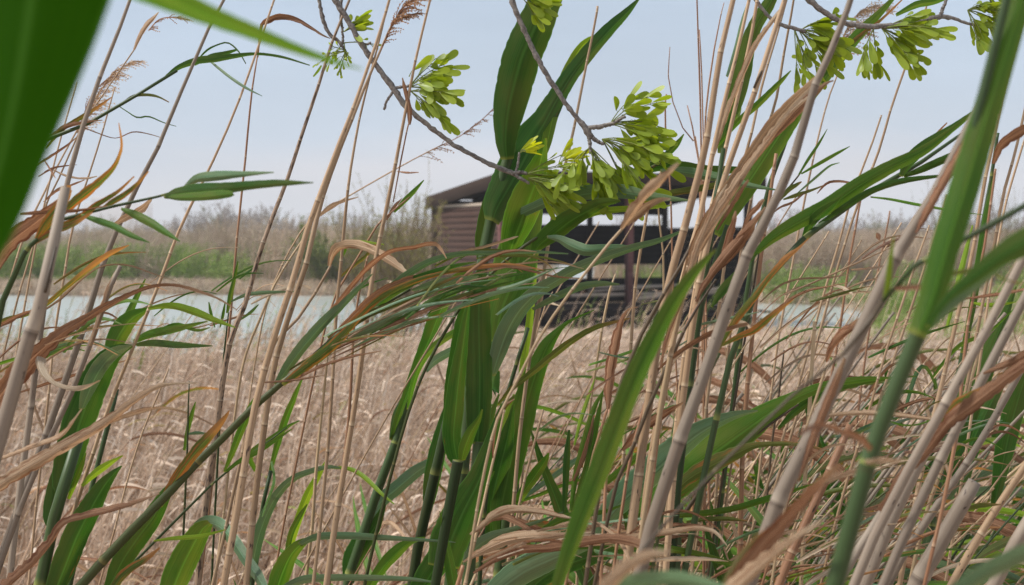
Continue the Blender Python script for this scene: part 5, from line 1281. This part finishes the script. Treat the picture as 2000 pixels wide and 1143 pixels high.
# ------------------------------------------------------------------ shrubs, far trees
def twig_mat(name, ca, cb):
    nt = NT(name); t, r, _ = nt.xyz(nt.uv('T'))
    col = nt.mix(r, ca, cb); return nt.done(thin(nt, col, .8, None, .15, None, .2))
def grow(mb, p, d, L, r, depth, rr, up=.12, spread=.55, side=5, leaves=None, lw=.02, ll=.1, nl=4):
    pts = [p.copy()]; rad = [r]; q = p.copy(); dd = d.copy()
    for i in range(4):
        dd = (dd + Vector((rr.gauss(0, .10), rr.gauss(0, .10), up*.5))).normalized(); q = q + dd*L/4
        pts.append(q.copy()); rad.append(r*(1-.14*(i+1)))
    if r > .02: tube(mb, pts, rad, side, None, cap=False)
    else: strip(mb, pts, r*2.0, r*1.2, rr.random(), Vector((rr.uniform(-.3, .3), 1, 0)))
    if depth == 0:
        if leaves is not None:
            for k in range(nl):
                i = rr.randrange(1, 5); b = pts[i]; e = (dd+Vector((rr.gauss(0, .7), rr.gauss(0, .7), rr.gauss(.1, .6)))).normalized()
                strip(leaves, [b, b+e*ll*.5, b+e*ll], lw, lw*.2, rr.random(), Vector((rr.gauss(0, 1), rr.gauss(0, 1), rr.gauss(0, 1))).normalized())
        return
    n = rr.choice((3, 4, 4, 5))
    for k in range(n):
        i = rr.randrange(1, 5); e = (dd + Vector((rr.gauss(0, spread), rr.gauss(0, spread), rr.uniform(-.1, .35)))).normalized()
        grow(mb, pts[i], e, L*rr.uniform(.5, .78), max(.006, rad[i]*rr.uniform(.45, .65)), depth-1, rr, up, spread, 4, leaves, lw, ll, nl)
M_TRK = twig_mat('far tree bark', (.13, .115, .105), (.23, .205, .19))
M_TWG = twig_mat('far bare twigs', (.20, .178, .16), (.32, .285, .26))
M_BUDS = twig_mat('far tree first leaves', (.15, .16, .07), (.25, .23, .12))
M_PINK = twig_mat('far pink blossom', (.42, .29, .30), (.55, .42, .42))
def far_tree(px, d, h, seed, label, leafm=None, wide=.55):
    rr = random.Random(seed); b = at(px, d); root = empty('bare_tree', b); tag(root, label, 'tree', 'trees of the far tree line')
    tm, cm, lm = MB(), MB(), MB()
    tp = [b+Vector((0, 0, -.1))]; q = tp[0].copy(); dd = Vector((rr.gauss(.05, .05), 0, 1))
    for i in range(5): q = q + dd.normalized()*h*.42/5; dd += Vector((rr.gauss(0, .08), rr.gauss(0, .08), 0)); tp.append(q.copy())
    tube(tm, tp, [h*.022*(1-.1*i) for i in range(6)], 7)
    for k in range(11):
        i = rr.randrange(1, 6); a = rr.uniform(0, 6.28); e = Vector((math.cos(a)*wide, math.sin(a)*wide, rr.uniform(.4, 1.2))).normalized()
        grow(cm, tp[i], e, h*rr.uniform(.28, .42), h*.011, 2, rr, .2, .5, 5, lm, h*.016, h*.05, 7)
    tm.build('trunk', M_TRK, root, b); c = cm.build('crown', M_TWG, root, b)
    lm.build('twig_spray', leafm or M_TWG, c, b); return root
k = 0
TL = [(352,190,5.5),(385,180,6.5),(412,175,7.2),(440,182,8.2),(462,176,8.8),(484,184,9.4),(505,178,8.8),(528,186,8.4),(552,180,7.4),(580,190,6.0),
      (618,200,6.0),(648,196,7.0),(676,190,7.4),(706,198,7.0),(745,210,6.2),(790,215,6.4),(20,230,6.5),(90,240,6.0),(150,230,6.3),(215,235,6.6),(285,225,6.0),
      (1500,200,6.6),(1560,196,8.4),(1586,200,7.6),(1618,205,6.0),(1650,200,6.2),(1684,190,7.0),(1710,186,8.0),(1738,190,7.6),(1772,195,6.4),(1815,205,6.0),(1875,200,6.5),(1930,190,7.2),(1990,196,7.0),
      (330,240,5.6),(400,235,6.6),(450,240,7.4),(515,238,7.6),(565,242,6.8),(605,236,6.2),(635,240,6.2),(665,244,6.6),(690,238,6.4),(1530,240,6.4),(1605,238,6.8),(1665,242,6.6),(1700,236,7.0),(1755,240,6.6),(1795,236,6.2),(1845,240,6.4),(1900,238,6.4),(1960,240,6.6),(1000,215,6.5),(1100,220,6.0),(1205,215,6.8),(1290,220,6.0),(1400,210,6.5)]
for px, d, h in TL:
    k += 1
    far_tree(px+R.uniform(-6, 6), d+R.uniform(-6, 6), (5.3+.38*(h-5.5))*R.uniform(.88, 1.08), 900+k, 'bare grey tree in the far tree line beyond the reed belt', M_BUDS if k % 4 == 0 else None)
for k, (px, h, lab) in enumerate(((1535, 5.4, 'pinkish blossoming tree in the far tree line right of the hut'),)):
    far_tree(px, 180, h, 1500+k, lab, M_PINK, .8)
bl = at(165, 900); bt = empty('distant_building', bl)
tag(bt, 'faint pale building far beyond the reed belt at left', 'building')
M_BLD = plank_mat('far pale wall', (.55, .53, .52), (.6, .58, .56), (.5, .48, .47))
mb = MB(); mb.box(bl, (40, 0, 0), (0, 14, 0), (0, 0, 26)); mb.box(bl+Vector((4, 2, 26)), (14, 0, 0), (0, 8, 0), (0, 0, 4)); mb.build('wall', M_BLD, bt, bl)
M_TAM = twig_mat('tamarisk twig', (.12, .085, .055), (.25, .20, .13))
M_TAML = twig_mat('tamarisk spray', (.16, .165, .035), (.32, .28, .085))
M_BSH = twig_mat('bush leaf', (.12, .155, .035), (.24, .27, .08))
def shrub(label, px, d, h, n, seed, spread, leafm, nl=7, wide=.35, name='tamarisk_shrub', cat='shrub', lw=.014, ll=.10, dep=2):
    rr = random.Random(seed); b = at(px, d); root = empty(name, b); tag(root, label, cat)
    sm, lm = MB(), MB()
    for k in range(n):
        a = rr.uniform(0, 6.28); o = b + Vector((math.cos(a), math.sin(a), 0))*rr.uniform(.02, .3)+Vector((0, 0, -.05))
        e = Vector((math.cos(a)*wide+.06, math.sin(a)*wide, 1)).normalized()
        grow(sm, o, e, h*rr.uniform(.42, .62), .021*rr.uniform(.6, 1.2), dep, rr, .22, spread, 5, lm, lw, ll, nl)
    sm.build('stem', M_TAM, root, b); lm.build('foliage', leafm, root, b); return root
shrub('wispy olive shrub with thin upright stems growing against the left wall of the hut', 782, 31.2, 3.3, 26, 31, .34, M_TAML, 9)
shrub('wispy shrub of bare brown twigs and olive sprays left of the hut shrub', 742, 32.0, 2.8, 22, 32, .36, M_TAML, 8)
shrub('low thin shrub at the foot of the hut wall behind the green canes', 858, 31.4, 1.7, 12, 33, .36, M_TAML, 6)
shrub('rounded dark green bush on the far bank left of the wispy shrubs', 655, 60, 2.5, 26, 34, .5, M_BSH, 16, .8, 'green_bush', 'bush', .06, .22)
shrub('broad green bush on the far bank between the rounded bush and the hut', 745, 58, 2.4, 26, 35, .5, M_BSH, 16, .9, 'green_bush', 'bush', .06, .22)
shrub('thin leafless grey shrub rising over the reeds behind the bright sheath at right', 1870, 60, 4.2, 16, 36, .36, M_TAML, 3)
shrub('thin leafless grey shrub over the reeds at the far right edge', 1975, 58, 4.0, 16, 37, .36, M_TAML, 4)

# ------------------------------------------------------------------ repeated reeds: one of each kind built, then copied
def proto_reed(name, label, cat, group, h, lean, w, sm, leaves, seed):
    rr = random.Random(seed); root = empty(name, (0, 0, 0)); tag(root, label, cat, group)
    q = []; n = 9
    for i in range(n):
        t = i/(n-1); q.append((lean*h*t**1.6, .04*h*math.sin(t*2+seed), h*t*(1-.12*lean*t)-.03, w*(1-.55*t)/2))
    c, _ = crom(q, 24); mb = MB(); tube(mb, c[:, :3], c[:, 3], 6, h*.075, seed=seed); mb.build('stem', SM[sm], root, None, True)
    for m, t, L, lw, el, cu in leaves:
        i = int(t*23); p = Vector(c[i, :3]); d = Vector((math.cos(el)*rr.choice((1, 1, 1, -.5)), rr.gauss(0, .35), math.sin(el))).normalized(); r = [tuple(p)+(lw*.4,)]
        for s in range(8):
            p = p + d*L/8; d = (d+Vector((.05, rr.gauss(0, .08), -cu*.25))).normalized(); u = (s+1)/8
            r.append(tuple(p)+(lw*max(.04, math.sin(min(1, u*.75+.25)*math.pi)**.7),))
        cc, _ = crom(r, 18); mb = MB(); blade(mb, cc[:, :3], cc[:, 3], (rr.uniform(-.6, .6), rr.uniform(-.8, .8)), rr.uniform(.15, .4), 4, view=Vector((0, 1, 0)), ripple=.15)
        mb.build('leaf', LM[m], root, None, True)
    return root
def scatter_copies(protos, spots):
    for i, (x, y, s, rz) in enumerate(spots):
        o = protos[i] if i < len(protos) else copy_thing(protos[i % len(protos)], (x, y, 0), rz, s)
        o.location = (x, y, 0); o.rotation_euler = (0, 0, rz); o.scale = (s,)*3
def lf(m, t, L, w, el, cu): return (m, t, L, w, el, cu)
# thin dry reeds standing over the bed, between the traced canes and the hut
pr = [proto_reed('dry_reed', 'thin dry reed standing taller than the pinkish reed bed', 'dry reed', 'thin dry reeds rising out of the reed bed', h, le, .0075, sm,
      [lf('A', .55, .28, .014, .9, .8), lf('A', .75, .22, .011, .6, 1.0), lf('N', .9, .2, .010, 1.0, .7)][:k], 50+i)
      for i, (h, le, sm, k) in enumerate(((1.45, .22, 't', 2), (1.6, .32, 'y', 3), (1.3, .15, 'g', 1), (1.55, .28, 't', 3), (1.35, .4, 'r', 2), (1.5, .2, 'y', 1)))]
sp = []
while len(sp) < 110:
    y = 4.2+R.random()**1.3*9; x = R.uniform(-.40*y-.6, .40*y+.6)
    sp.append((x, y, R.uniform(.75, 1.08), R.gauss(0, .45)))
scatter_copies(pr, sp)
# sparse reeds before the lagoon and dead stems before the hut: too many and too thin to tell apart
shore, ns_ = make_set('shore', [clump(2, .7, 1.4, .25, .013, .26, 3, .018, .26, M_BED if i % 4 else M_GRN, 700+i) for i in range(9)])
sp = []
while len(sp) < 620:
    y = R.uniform(13.5, 25.8); px = R.uniform(-60, 840) if R.random() < .72 else R.uniform(1430, 2060); x = (px-1000)/F*y
    if not inside(x, y): sp.append((x, y, 0, R.gauss(0, .6), 1, R.uniform(.7, 1.2)))
while len(sp) < 655:
    q = H0 + HU*R.uniform(.2, 6.8) - HV*R.uniform(.55, 2.4); sp.append((q.x, q.y, 0, R.uniform(-.9, .9), 1.3, R.uniform(.6, 1.0)))
scatter('spindly_shore_reeds', shore, ns_, sp, 'spindly faded reeds thinly scattered along the near edge of the lagoon', M_BED)
# young green reeds
pr = [proto_reed('green_reed', 'small fresh green reed shoot coming up through the dry reeds', 'reed', 'fresh green shoots among the dry reeds', h, le, .008, 'n',
      [lf('B', .35, .3, .016, 1.15, .35), lf('G', .55, .32, .018, 1.0, .45), lf('G', .8, .26, .014, 1.2, .3), lf('B', .95, .22, .012, 1.3, .2)], 110+i) for i, (h, le) in enumerate(((.85, .15), (1.0, .25), (.75, .3)))]
sp = []
while len(sp) < 70:
    if R.random() < .6: y = R.uniform(12, 24); px = R.uniform(-40, 760)
    else: y = R.uniform(5, 20); px = R.uniform(300, 2050)
    x = (px-1000)/F*y
    if not inside(x, y): sp.append((x, y, R.uniform(.7, 1.25), R.gauss(0, .6)))
scatter_copies(pr, sp)
# the tangle at the lower right: leaning dry canes, green blades among them
pr = [proto_reed('dry_cane', 'dry grey or tan cane leaning right in the dense tangle at the lower right', 'dry cane', 'leaning canes of the lower right tangle', h, le, w, sm, lv, 130+i)
      for i, (h, le, w, sm, lv) in enumerate((
      (2.15, .50, .012, 'g', [lf('A', .75, .4, .022, .4, .9), lf('N', .9, .35, .02, .2, .8)]),
      (2.0, .62, .008, 't', [lf('A', .8, .35, .018, .3, .8)]),
      (2.25, .42, .014, 'g', [lf('N', .85, .4, .025, .5, .9)]),
      (1.9, .70, .007, 'y', [lf('A', .7, .4, .016, .1, .7), lf('R', .9, .3, .02, .4, .9)]),
      (2.1, .56, .010, 't', [lf('R', .8, .38, .024, .5, .8)]),
      (2.05, .35, .006, 'r', [lf('A', .8, .3, .014, .7, 1.1)]),
      (2.2, .66, .009, 'y', []), (1.85, .5, .012, 'g', [])))]
sp = []
while len(sp) < 250:
    y = R.uniform(1.75, 4.4); px = 1230+R.random()**.75*950; x = (px-1000)/F*y - R.uniform(.75, 1.15)
    s = R.uniform(.74, 1.0)
    sp.append((x, y, s, R.gauss(0, .28)))
scatter_copies(pr, sp)
pr = [proto_reed('green_reed', 'green reed with narrow wind swept blades in the lower right tangle', 'reed', 'green reeds in the lower right tangle', h, le, .010, 'd', lv, 160+i)
      for i, (h, le, lv) in enumerate((
      (1.75, .35, [lf('G', .7, .5, .026, .7, .6), lf('D', .85, .5, .03, .9, .4), lf('B', .95, .35, .014, .8, .5)]),
      (1.85, .45, [lf('D', .75, .55, .03, .5, .5), lf('T', .9, .4, .022, .6, .7), lf('B', .97, .3, .012, .3, .4)]),
      (1.65, .3, [lf('G', .8, .45, .02, 1.0, .5), lf('B', .9, .4, .012, .5, .4)])))]
sp = []
while len(sp) < 80:
    y = R.uniform(1.9, 4.0); px = 1300+R.random()**.8*850; x = (px-1000)/F*y - R.uniform(.5, .8)
    sp.append((x, y, R.uniform(.85, 1.05), R.gauss(0, .35)))
scatter_copies(pr, sp)
pr = [proto_reed('slender_reed', 'slender dry reed with frayed leaf shreds in the crowded right half', 'dry reed', 'slender dry reeds crowding the right half', h, le, w, sm, lv, 200+i)
      for i, (h, le, w, sm, lv) in enumerate((
      (2.35, .42, .0055, 't', [lf('A', .62, .44, .009, .8, .5), lf('N', .72, .40, .008, .5, .6), lf('A', .82, .36, .007, .9, .4), lf('A', .9, .30, .006, .4, .7)]),
      (2.2, .52, .0048, 'y', [lf('N', .66, .50, .010, .6, .4), lf('A', .76, .46, .007, .4, .6), lf('W', .88, .34, .006, .7, .8)]),
      (2.5, .36, .006, 't', [lf('A', .62, .40, .008, .9, .6), lf('A', .74, .38, .006, .5, .8)]),
      (2.1, .55, .0045, 'r', [lf('N', .75, .36, .010, .7, .6), lf('N', .88, .30, .008, .3, .7), lf('R', .95, .34, .011, .6, .4)]),
      (2.3, .48, .005, 'y', [lf('A', .6, .36, .008, .5, .9), lf('W', .8, .22, .006, .9, 1.2), lf('O', .9, .34, .009, .7, .4)]),
      (1.95, .55, .0042, 'k', [lf('R', .85, .30, .010, .6, .4)])))]
sp = []
while len(sp) < 230:
    y = R.uniform(2.0, 5.0); px = R.choice((R.gauss(1340, 110), R.uniform(850, 1500), R.uniform(1150, 2060), R.uniform(1450, 2080), R.uniform(1700, 2060), R.uniform(-20, 900) if R.random() < .4 else 1800)); x = (px-1000)/F*y - R.uniform(.6, .95)
    sp.append((x, y, R.uniform(.70, .98), R.gauss(0, .3)))
scatter_copies(pr, sp)
pr = [proto_reed('wind_swept_reed', 'narrow green reed bent far over to the right by the wind', 'reed', 'wind swept narrow green reeds', h, le, w, sm, lv, 240+i)
      for i, (h, le, w, sm, lv) in enumerate((
      (2.2, .62, .006, 'o', [lf('G', .6, .5, .014, .7, .35), lf('D', .72, .48, .016, .5, .4), lf('R', .84, .42, .012, .4, .4), lf('G', .95, .36, .010, .3, .3)]),
      (2.05, .72, .005, 'd', [lf('T', .62, .46, .013, .6, .4), lf('G', .76, .44, .012, .5, .4), lf('A', .66, .40, .008, .5, .7), lf('D', .94, .40, .012, .2, .3)]),
      (2.3, .5, .006, 'n', [lf('B', .7, .4, .010, .9, .3), lf('G', .8, .5, .017, .6, .35), lf('O', .9, .4, .011, .4, .5)]),
      (1.95, .8, .005, 'o', [lf('R', .6, .46, .012, .5, .5), lf('D', .75, .46, .014, .4, .35), lf('G', .9, .4, .010, .3, .3)])))]
sp = []
while len(sp) < 84:
    y = R.uniform(1.9, 4.4); px = R.choice((R.uniform(900, 1500), R.uniform(1350, 2080), R.uniform(1500, 2080))); x = (px-1000)/F*y - R.uniform(.8, 1.15)
    sp.append((x, y, R.uniform(.74, .98), R.gauss(0, .28)))
scatter_copies(pr, sp)
pr = [proto_reed('dry_reed', 'thin bleached reed at the bottom edge below the green canes', 'dry reed', 'bleached reeds along the bottom edge', h, le, .006, sm, [lf('A', .7, .3, .014, .6, 1.0), lf('W', .9, .2, .010, .5, 1.2)], 180+i) for i, (h, le, sm) in enumerate(((1.75, .3, 'y'), (1.65, .22, 't'), (1.85, .35, 'y')))]
sp = []
while len(sp) < 50:
    y = R.uniform(2.6, 4.6); px = R.uniform(-50, 1500); x = (px-1000)/F*y-.35
    sp.append((x, y, R.uniform(.7, .95), R.gauss(0, .4)))
scatter_copies(pr, sp)

hm = bpy.data.materials.new('haze'); hm.use_nodes = True; ht = hm.node_tree; ht.nodes.clear()
ho, hv = ht.nodes.new('ShaderNodeOutputMaterial'), ht.nodes.new('ShaderNodeVolumePrincipled')
hv.inputs['Color'].default_value = (.93, .94, .97, 1); hv.inputs['Density'].default_value = .0009; ht.links.new(hv.outputs[0], ho.inputs['Volume'])
mb = MB(); mb.box((-1600, -100, -1.2), (3200, 0, 0), (0, 2700, 0), (0, 0, 61)); tag(mb.build('haze', hm), 'thin pale haze over the far lagoon and trees', kind='stuff')
# ------------------------------------------------------------------ camera, sky, sun
cam = bpy.data.cameras.new('camera'); co = bpy.data.objects.new('camera', cam); C.objects.link(co); sc.camera = co
co.location = CAM; co.rotation_euler = (math.pi/2-PITCH, 0, 0)
cam.sensor_width = 36; cam.lens = 50; cam.clip_start = .05; cam.clip_end = 6000
cam.dof.use_dof = True; cam.dof.focus_distance = 2.05; cam.dof.aperture_fstop = 9.5; cam.dof.aperture_blades = 7
EL, AZ = math.radians(50), math.radians(-98)      # sun high, behind the left shoulder
w = bpy.data.worlds.new('World'); sc.world = w; w.use_nodes = True
t = w.node_tree; t.nodes.clear(); N = t.nodes.new; L = t.links.new
wo, bg = N('ShaderNodeOutputWorld'), N('ShaderNodeBackground')
sk = N('ShaderNodeTexSky'); sk.sky_type = 'NISHITA'; sk.sun_disc = False; sk.sun_elevation = EL; sk.sun_rotation = AZ
sk.air_density = 1.2; sk.dust_density = 3
tc = N('ShaderNodeTexCoord'); sx = N('ShaderNodeSeparateXYZ'); L(tc.outputs['Generated'], sx.inputs[0])
mp = N('ShaderNodeMapping'); mp.inputs['Scale'].default_value = (1.6, 1.6, 9); L(tc.outputs['Generated'], mp.inputs[0])
nz = N('ShaderNodeTexNoise'); nz.inputs['Scale'].default_value = 1.7; nz.inputs['Detail'].default_value = 5; nz.inputs['Roughness'].default_value = .5; L(mp.outputs[0], nz.inputs['Vector'])
ma = N('ShaderNodeMath'); ma.operation = 'MULTIPLY_ADD'; L(nz.outputs[0], ma.inputs[0]); ma.inputs[1].default_value = .13; L(sx.outputs[2], ma.inputs[2])
rp = N('ShaderNodeValToRGB'); L(ma.outputs[0], rp.inputs[0]); cr = rp.color_ramp
els = [(0, (6.2, 6.1, 6.5)), (.105, (6.1, 6.1, 6.6)), (.142, (4.35, 5.35, 6.6)), (.33, (3.7, 4.8, 6.3)), (1, (6.5, 6.9, 7.5))]
while len(cr.elements) < len(els): cr.elements.new(.5)
for e, (p, c) in zip(cr.elements, els): e.position = p; e.color = (*c, 1)
mp2 = N('ShaderNodeMapping'); mp2.inputs['Scale'].default_value = (1.2, 1.2, 7); mp2.inputs['Rotation'].default_value = (.10, .05, 0); L(tc.outputs['Generated'], mp2.inputs[0])
n2 = N('ShaderNodeTexNoise'); n2.inputs['Scale'].default_value = 2.6; n2.inputs['Detail'].default_value = 4; n2.inputs['Roughness'].default_value = .45; L(mp2.outputs[0], n2.inputs['Vector'])
m2 = N('ShaderNodeMapRange'); L(n2.outputs[0], m2.inputs[0]); m2.inputs[1].default_value = .3; m2.inputs[2].default_value = .7; m2.inputs[3].default_value = .90; m2.inputs[4].default_value = 1.07
mm = N('ShaderNodeMix'); mm.data_type = 'RGBA'; mm.blend_type = 'MULTIPLY'; mm.inputs[0].default_value = 1; L(rp.outputs[0], mm.inputs[6]); L(m2.outputs[0], mm.inputs[7])
mx = N('ShaderNodeMix'); mx.data_type = 'RGBA'; mx.inputs[0].default_value = .9; L(sk.outputs[0], mx.inputs[6]); L(mm.outputs[2], mx.inputs[7])
L(mx.outputs[2], bg.inputs[0]); bg.inputs[1].default_value = .083; L(bg.outputs[0], wo.inputs[0])
sun = bpy.data.lights.new('sun', 'SUN'); sun.energy = 3.9; sun.angle = math.radians(10); sun.color = (1, .95, .88)
so = bpy.data.objects.new('sun', sun); C.objects.link(so)
dirv = Vector((math.sin(AZ)*math.cos(EL), math.cos(AZ)*math.cos(EL), math.sin(EL)))
so.rotation_euler = dirv.to_track_quat('Z', 'Y').to_euler(); so.location = (0, 0, 30)
sc.view_settings.view_transform = 'Standard'; sc.view_settings.look = 'None'; sc.view_settings.exposure = .62; sc.view_settings.gamma = 1
sc.render.engine = 'CYCLES'; sc.cycles.use_denoising = True; sc.cycles.denoiser = 'OPENIMAGEDENOISE'; sc.cycles.denoising_input_passes = 'RGB_ALBEDO_NORMAL'; sc.cycles.denoising_prefilter = 'NONE'; sc.cycles.max_bounces = 8; sc.cycles.transparent_max_bounces = 8
